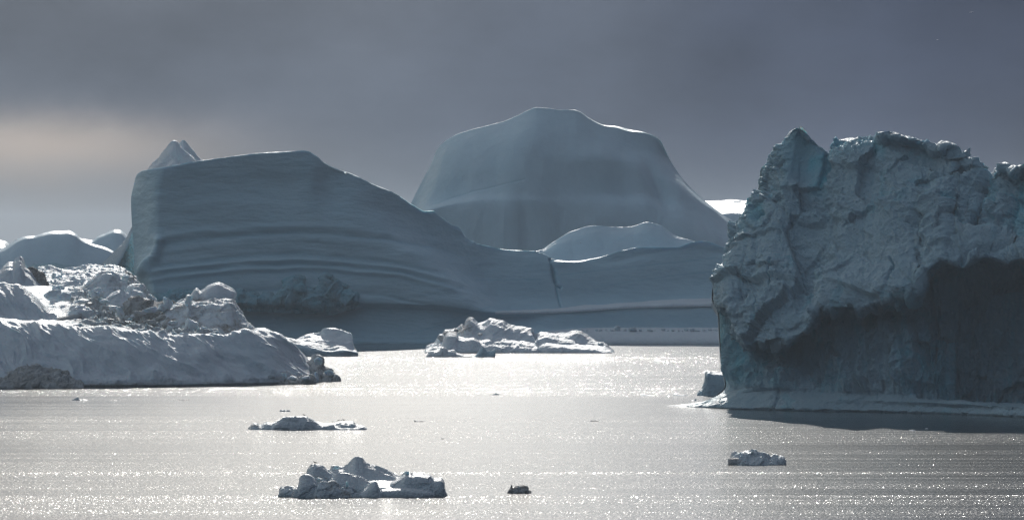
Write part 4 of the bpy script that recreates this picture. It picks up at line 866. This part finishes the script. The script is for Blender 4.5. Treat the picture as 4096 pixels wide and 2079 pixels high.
# scattered growlers
GR = [([(288, 1598), (296, 1594), (310, 1589), (322, 1596), (340, 1597), (352, 1599)], 1600, 'dark low growler sitting in the glitter under the whaleback iceberg', M_GLAZE),
      ([(1118, 1643), (1126, 1637), (1138, 1637), (1142, 1642), (1152, 1639), (1162, 1643)], 1645, 'twin topped scrap of ice behind the flat gull floe', M_GLAZE),
      ([(1656, 1684), (1660, 1680), (1668, 1682), (1685, 1682), (1705, 1684)], 1686, 'thin dark sliver of ice to the right of the flat gull floe', M_DIRTY),
      ([(1966, 1577), (1975, 1574), (1984, 1571), (1996, 1575), (2005, 1577)], 1579, 'dark bump of ice in mid fjord below the humped floe', M_GLAZE),
      ([(2765, 1600), (2776, 1597), (2783, 1594), (2786, 1599), (2790, 1600)], 1602, 'tiny growler off the thin foot of the massive rugged iceberg', M_GLAZE),
      ([(2362, 1681), (2368, 1679), (2390, 1680), (2396, 1682)], 1684, 'thin flat sliver drifting alone in the calm grey water mid frame', M_DIRTY),
      ([(1763, 1753), (1767, 1751), (1774, 1752), (1778, 1754)], 1755, 'speck of dark ice up and right from the nearest broken floe', M_DIRTY),
      ([(3332, 1986), (3340, 1984), (3352, 1985), (3362, 1986)], 1988, 'speck of dark ice near the bottom edge toward the right', M_DIRTY),
      ([(440, 1600), (452, 1598), (470, 1600)], 1601, 'small flat chip just right of the dark low growler', M_DIRTY),
      ([(705, 1597), (725, 1595), (758, 1597)], 1599, 'long dark chip in the glitter under the middle of the whaleback iceberg', M_DIRTY),
      ([(2690, 1580), (2700, 1578), (2720, 1578), (2745, 1579), (2752, 1581)], 1582, 'bright flat scrap left of the square-cut ice chunk', M_SNOW),
      ([(2560, 1580), (2575, 1578), (2600, 1580), (2620, 1581)], 1582, 'longer flat scrap farther left of the square-cut ice chunk', M_SNOW),
      ([(3637, 1719), (3650, 1717), (3664, 1719)], 1720, 'white chip in the dark shadow under the massive rugged iceberg', M_SNOW),
      ([(3700, 1713), (3706, 1711), (3712, 1713)], 1714, 'smaller white chip just right of the other chip in the dark shadow', M_SNOW)]
for k, (o_, b, lab, m) in enumerate(GR):
    small('ice_growler', o_, b, 2.2, lab, 'growler', m, rough(.12, .6, 3, k), dens=1.0, sink=.6)

# ================================================================== BIRDS
def simple_mat(name, c, r=.8):
    m, nt, b = nodes(name)
    geo = N(nt, 'ShaderNodeNewGeometry')
    nt.links.new(mixc(nt, noise(nt, geo.outputs['Position'], 12, 3), c, tuple(v * .75 for v in c)), b.inputs['Base Color'])
    b.inputs['Roughness'].default_value = r
    return m
M_GREY = simple_mat('gull_feathers_grey', (.035, .035, .038)); M_WHITE = simple_mat('gull_feathers_white', (.75, .74, .72)); M_BEAK = simple_mat('gull_beak', (.45, .3, .06))
def lathe(path, rad, flat=1.0, seg=12):
    """closed body: rings along a path in the x-z plane"""
    path = np.array(path, float); v = []; f = []
    for k, (p, r) in enumerate(zip(path, rad)):
        d = path[min(k + 1, len(path) - 1)] - path[max(k - 1, 0)]; d = d / np.linalg.norm(d); n = np.array([-d[1], d[0]])
        for j in range(seg):
            a = 2 * math.pi * j / seg
            q = p + n * math.cos(a) * r
            v.append((q[0], math.sin(a) * r * flat, q[1]))
    for k in range(len(path) - 1):
        for j in range(seg):
            f.append((k * seg + j, k * seg + (j + 1) % seg, (k + 1) * seg + (j + 1) % seg, (k + 1) * seg + j))
    f.append(tuple(range(seg))[::-1]); f.append(tuple(range((len(path) - 1) * seg, len(path) * seg)))
    return v, f
def make(name, v, f, mat, parent=None):
    me = bpy.data.meshes.new(name); me.from_pydata([tuple(p) for p in v], [], f); me.materials.append(mat)
    me.polygons.foreach_set('use_smooth', np.ones(len(me.polygons), bool)); me.update()
    o = bpy.data.objects.new(name, me); COL.objects.link(o); o.parent = parent
    return o
def crest_point(px, parts, y0, y1):
    best = None
    for o in parts:
        me = o.data; n = len(me.vertices)
        co = np.zeros(n * 3, np.float32); me.vertices.foreach_get('co', co)
        co = co.reshape(-1, 3) + np.array(o.parent.location)
        x = CX + co[:, 0] / co[:, 1] * F
        m = (np.abs(x - px) < 5) & (co[:, 1] > y0) & (co[:, 1] < y1)
        if m.any():
            c = co[m]; e = (c[:, 2] - H) / c[:, 1]; j = e.argmax()
            if best is None or e[j] > best[0]: best = (e[j], c[j])
    y, z = best[1][1], best[1][2]
    return ((px - CX) / F * y, y, z - .02)
def gull_standing(label, px, parts, s=1.0, yaw=0, group='gulls resting on the flat floe', mat=M_GREY):
    r = tag(empty('gull', crest_point(px, parts, 1000, 2000)), label, 'gull', group)
    r.scale = (s,) * 3; r.rotation_euler = (0, 0, yaw)
    v, f = lathe([(-.36, .20), (-.26, .21), (-.14, .225), (0, .24), (.11, .27), (.17, .33), (.19, .39), (.215, .43), (.255, .445), (.29, .435), (.33, .425)], [.01, .035, .075, .10, .095, .065, .048, .05, .05, .03, .006], .9)
    make('body', v, f, mat, r)
    for sgn in (-1, 1):
        v, f = lathe([(.0, .18), (.01, .09), (0, 0), (.05, 0)], [.014, .010, .010, .006])
        o = make('leg', v, f, M_BEAK, r); o.location = (0, .04 * sgn, 0)
        v, f = lathe([(-.42, .24), (-.28, .25), (-.1, .27), (.05, .28), (.1, .27)], [.008, .03, .05, .045, .01], .35)
        o = make('wing', v, f, mat, r); o.location = (0, .085 * sgn, 0)
    return r
gull_standing('dark gull standing on the summit of the flat floe dome', 1216, FLAT, 1.55, 2.6)
gull_standing('dark gull hunched at the left of the little group on the flat floe', 1354, FLAT, 1.4, .3)
gull_standing('dark gull standing at the right of the little group on the flat floe', 1375, FLAT, 1.5, 2.9)
gull_standing('pale-bodied gull in the middle of the little group on the flat floe', 1366, FLAT, .9, .4)
gull_standing('dark gull sitting apart left of the little group on the flat floe', 1330, FLAT, .9, .2)
gull_standing('lone dark gull perched on the brown boulder of the nearest broken floe', 1260, BOULDER, 1.45, 2.7, None)
def gull_wings(label, px, py, D, s, roll, yaw, mat):
    r = tag(empty('gull', tuple(unproj(np.array(px, float), np.array(py, float), np.array(D, float)))), label, 'gull')
    r.scale = (s,) * 3; r.rotation_euler = (.25, roll, yaw)
    v, f = lathe([(-.34, .0), (-.2, .01), (0, .0), (.14, .01), (.22, .03), (.28, .02), (.34, .0)], [.02, .05, .08, .07, .05, .035, .006], 1)
    make('body', [(p[1], p[0], p[2]) for p in v], f, mat, r)
    for sgn in (-1, 1):
        sp_ = [(0, 0, .02, .13), (.2, .03, .09, .13), (.42, .02, .11, .11), (.62, -.05, .07, .08), (.84, -.14, .0, .015)]
        v = []; f = []
        for k, (x, y, z, ch) in enumerate(sp_):
            for a in range(8):
                t = a / 8 * 2 * math.pi
                v.append((x * sgn, y + math.cos(t) * ch, z + math.sin(t) * ch * .13))
        for k in range(len(sp_) - 1):
            for a in range(8):
                f.append((k * 8 + a, k * 8 + (a + 1) % 8, k * 8 + 8 + (a + 1) % 8, k * 8 + 8 + a))
        f.append(tuple(range(8))); f.append(tuple(range(32, 40)))
        make('wing', v, f, mat, r)
    return r
gull_wings('white gull gliding high up near the upper right corner', 3885, 50, 1500., .85, -.2, .2, M_WHITE)
gull_wings('smaller grey gull flying lower and left of the white one', 3750, 160, 1900., .7, .1, .4, M_WHITE)
gull_wings('dark gull flying in front of the snowy hump behind the low wall', 2322, 971, 2600., .75, .15, .5, M_GREY)
gull_wings('dark gull flying low before the ledge under the cracked wall', 2140, 1248, 2700., .75, -.1, -.4, M_GREY)

# ================================================================== AIR
hz = bpy.data.materials.new('haze_air'); hz.use_nodes = True
nt = hz.node_tree; nt.nodes.clear()
out = N(nt, 'ShaderNodeOutputMaterial'); pv = N(nt, 'ShaderNodeVolumePrincipled')
pv.inputs['Color'].default_value = (.70, .84, 1.0, 1); pv.inputs['Density'].default_value = 2.1e-5; pv.inputs['Anisotropy'].default_value = .25
nt.links.new(pv.outputs[0], out.inputs['Volume'])
hz.cycles.homogeneous_volume = True
bx = [(x, y, z) for x in (-14200, 14200) for y in (-400, 30200) for z in (-60, 215)]
me = bpy.data.meshes.new('haze')
me.from_pydata(bx, [], [(0, 1, 3, 2), (4, 6, 7, 5), (0, 4, 5, 1), (2, 3, 7, 6), (0, 2, 6, 4), (1, 5, 7, 3)])
me.materials.append(hz)
haze = bpy.data.objects.new('haze', me); COL.objects.link(haze); haze['kind'] = 'stuff'

# ================================================================== SKY AND SUN
w = bpy.data.worlds.new('World'); scene.world = w; w.use_nodes = True
nt = w.node_tree; nt.nodes.clear()
L = nt.links.new
out = N(nt, 'ShaderNodeOutputWorld')
sky = N(nt, 'ShaderNodeTexSky'); sky.sky_type = 'NISHITA'; sky.sun_disc = False; sky.sun_elevation = R(SUN_EL); sky.sun_rotation = R(SUN_AZ)
b1 = N(nt, 'ShaderNodeBackground'); b1.inputs['Strength'].default_value = .05; L(sky.outputs[0], b1.inputs['Color'])
tc = N(nt, 'ShaderNodeTexCoord'); d = tc.outputs['Generated']
sp = N(nt, 'ShaderNodeSeparateXYZ'); L(d, sp.inputs[0])
X, Y, Z = sp.outputs
# stratus deck: colour by height above the horizon
front = ramp(nt, math_(nt, 'MAXIMUM', Z, 0.0), [(0, (.088, .104, .130)), (.02, (.100, .123, .166)), (.045, (.116, .137, .174)), (.075, (.45, .445, .43)), (.2, (.80, .765, .70)), (.38, (.68, .66, .62)), (.6, (.34, .37, .41)), (1, (.25, .295, .355))])
rear = ramp(nt, math_(nt, 'MAXIMUM', Z, 0.0), [(0, (.025, .042, .062)), (.12, (.034, .057, .083)), (.3, (.060, .095, .136)), (.55, (.17, .215, .275)), (1, (.25, .295, .355))])
rx = ramp(nt, math_(nt, 'MULTIPLY_ADD', X, .5, .5), [(.05, (1.55,)), (.5, (1,)), (.95, (.20,))])
rm = N(nt, 'ShaderNodeVectorMath', operation='MULTIPLY'); L(rear, rm.inputs[0]); L(rx, rm.inputs[1])
rear = rm.outputs[0]
deck = mixc(nt, ramp(nt, math_(nt, 'MULTIPLY_ADD', Y, .5, .5), [(.35, (0,)), (.75, (1,))]), rear, front)
side = ramp(nt, math_(nt, 'MULTIPLY_ADD', X, 4.5, .5), [(0, (1.15, 1.10, 1.04)), (.35, (1.08, 1.05, 1.02)), (.55, (.95, .96, 1.0)), (.7, (.62, .65, .77)), (.85, (.42, .45, .58)), (1, (.33, .36, .48))], 'EASE')
# only the sunward side has this lateral change
mpv = N(nt, 'ShaderNodeMapping'); mpv.inputs['Scale'].default_value = (19, 19, 34); L(d, mpv.inputs['Vector'])
n1 = noise(nt, mpv.outputs[0], 1.0, 5, .55)
cl = ramp(nt, n1, [(.3, (.74,)), (.7, (1.24,))])
m1 = N(nt, 'ShaderNodeVectorMath', operation='MULTIPLY'); L(deck, m1.inputs[0]); L(side, m1.inputs[1])
m2 = N(nt, 'ShaderNodeVectorMath', operation='MULTIPLY'); L(m1.outputs[0], m2.inputs[0]); L(cl, m2.inputs[1])
# a thin, warmer gap in the cloud low on the left
gx = math_(nt, 'DIVIDE', math_(nt, 'SUBTRACT', X, -.0845), .030)
gz0 = math_(nt, 'SUBTRACT', Z, math_(nt, 'MULTIPLY_ADD', n1, .012, .0105))
gz = math_(nt, 'DIVIDE', gz0, .0052)
ga = math_(nt, 'ADD', math_(nt, 'MULTIPLY', gx, gx), math_(nt, 'MULTIPLY', gz, gz))
gf = math_(nt, 'EXPONENT', math_(nt, 'MULTIPLY', ga, -1.0))
gfy = math_(nt, 'MULTIPLY', gf, math_(nt, 'GREATER_THAN', Y, 0.0))
gap = N(nt, 'ShaderNodeVectorMath', operation='SCALE'); gap.inputs[0].default_value = (.27, .20, .13); L(gfy, gap.inputs['Scale'])
hx = math_(nt, 'DIVIDE', math_(nt, 'SUBTRACT', X, -.088), .040)
hz_ = math_(nt, 'DIVIDE', math_(nt, 'SUBTRACT', Z, math_(nt, 'MULTIPLY_ADD', n1, .010, .001)), .0125)
hf = math_(nt, 'EXPONENT', math_(nt, 'MULTIPLY', math_(nt, 'ADD', math_(nt, 'MULTIPLY', hx, hx), math_(nt, 'MULTIPLY', hz_, hz_)), -1.0))
hf = math_(nt, 'MULTIPLY', hf, math_(nt, 'GREATER_THAN', Y, 0.0))
soft = N(nt, 'ShaderNodeVectorMath', operation='SCALE'); soft.inputs[0].default_value = (.105, .088, .066); L(hf, soft.inputs['Scale'])
m2b = N(nt, 'ShaderNodeVectorMath', operation='ADD'); L(m2.outputs[0], m2b.inputs[0]); L(soft.outputs[0], m2b.inputs[1])
m3 = N(nt, 'ShaderNodeVectorMath', operation='ADD'); L(m2b.outputs[0], m3.inputs[0]); L(gap.outputs[0], m3.inputs[1])
b2 = N(nt, 'ShaderNodeBackground'); b2.inputs['Strength'].default_value = 1.0; L(m3.outputs[0], b2.inputs['Color'])
cov = ramp(nt, math_(nt, 'MAXIMUM', Z, 0.0), [(.1, (1,)), (.5, (.95,))])
mx = N(nt, 'ShaderNodeMixShader'); L(cov, mx.inputs[0]); L(b1.outputs[0], mx.inputs[1]); L(b2.outputs[0], mx.inputs[2])
L(mx.outputs[0], out.inputs['Surface'])

sd = bpy.data.lights.new('sun', 'SUN'); sd.energy = 4.0; sd.angle = R(.53); sd.color = (1, .955, .89)
so = bpy.data.objects.new('sun', sd); COL.objects.link(so)
so.rotation_euler = (R(90 - SUN_EL), 0, R(180 - SUN_AZ))     # light comes from the far side of the bergs
import mathutils
dirv = mathutils.Vector((math.sin(R(SUN_AZ)) * math.cos(R(SUN_EL)), math.cos(R(SUN_AZ)) * math.cos(R(SUN_EL)), math.sin(R(SUN_EL))))
so.rotation_euler = dirv.to_track_quat('Z', 'Y').to_euler()
so.location = (0, 0, 400)

# ================================================================== CAMERA
cd = bpy.data.cameras.new('camera'); cam = bpy.data.objects.new('camera', cd); COL.objects.link(cam)
cd.sensor_width = 36; cd.lens = 36 * F / 4096
cd.shift_y = -(1039.5 - HY) / 4096
cd.clip_start = 1; cd.clip_end = 80000
cam.location = (0, 0, H); cam.rotation_euler = (R(90), 0, 0)
scene.camera = cam

scene.view_settings.view_transform = 'Standard'; scene.view_settings.look = 'None'
scene.view_settings.gamma = 1; scene.view_settings.exposure = 0; scene.view_settings.use_curve_mapping = False
cy = scene.cycles
cy.max_bounces = 6; cy.diffuse_bounces = 3; cy.glossy_bounces = 3; cy.volume_bounces = 0; cy.transmission_bounces = 2
cy.use_denoising = True; cy.denoiser = 'OPENIMAGEDENOISE'; cy.denoising_input_passes = 'RGB_ALBEDO_NORMAL'; cy.denoising_prefilter = 'NONE'; cy.use_adaptive_sampling = False
cy.sample_clamp_indirect = 4
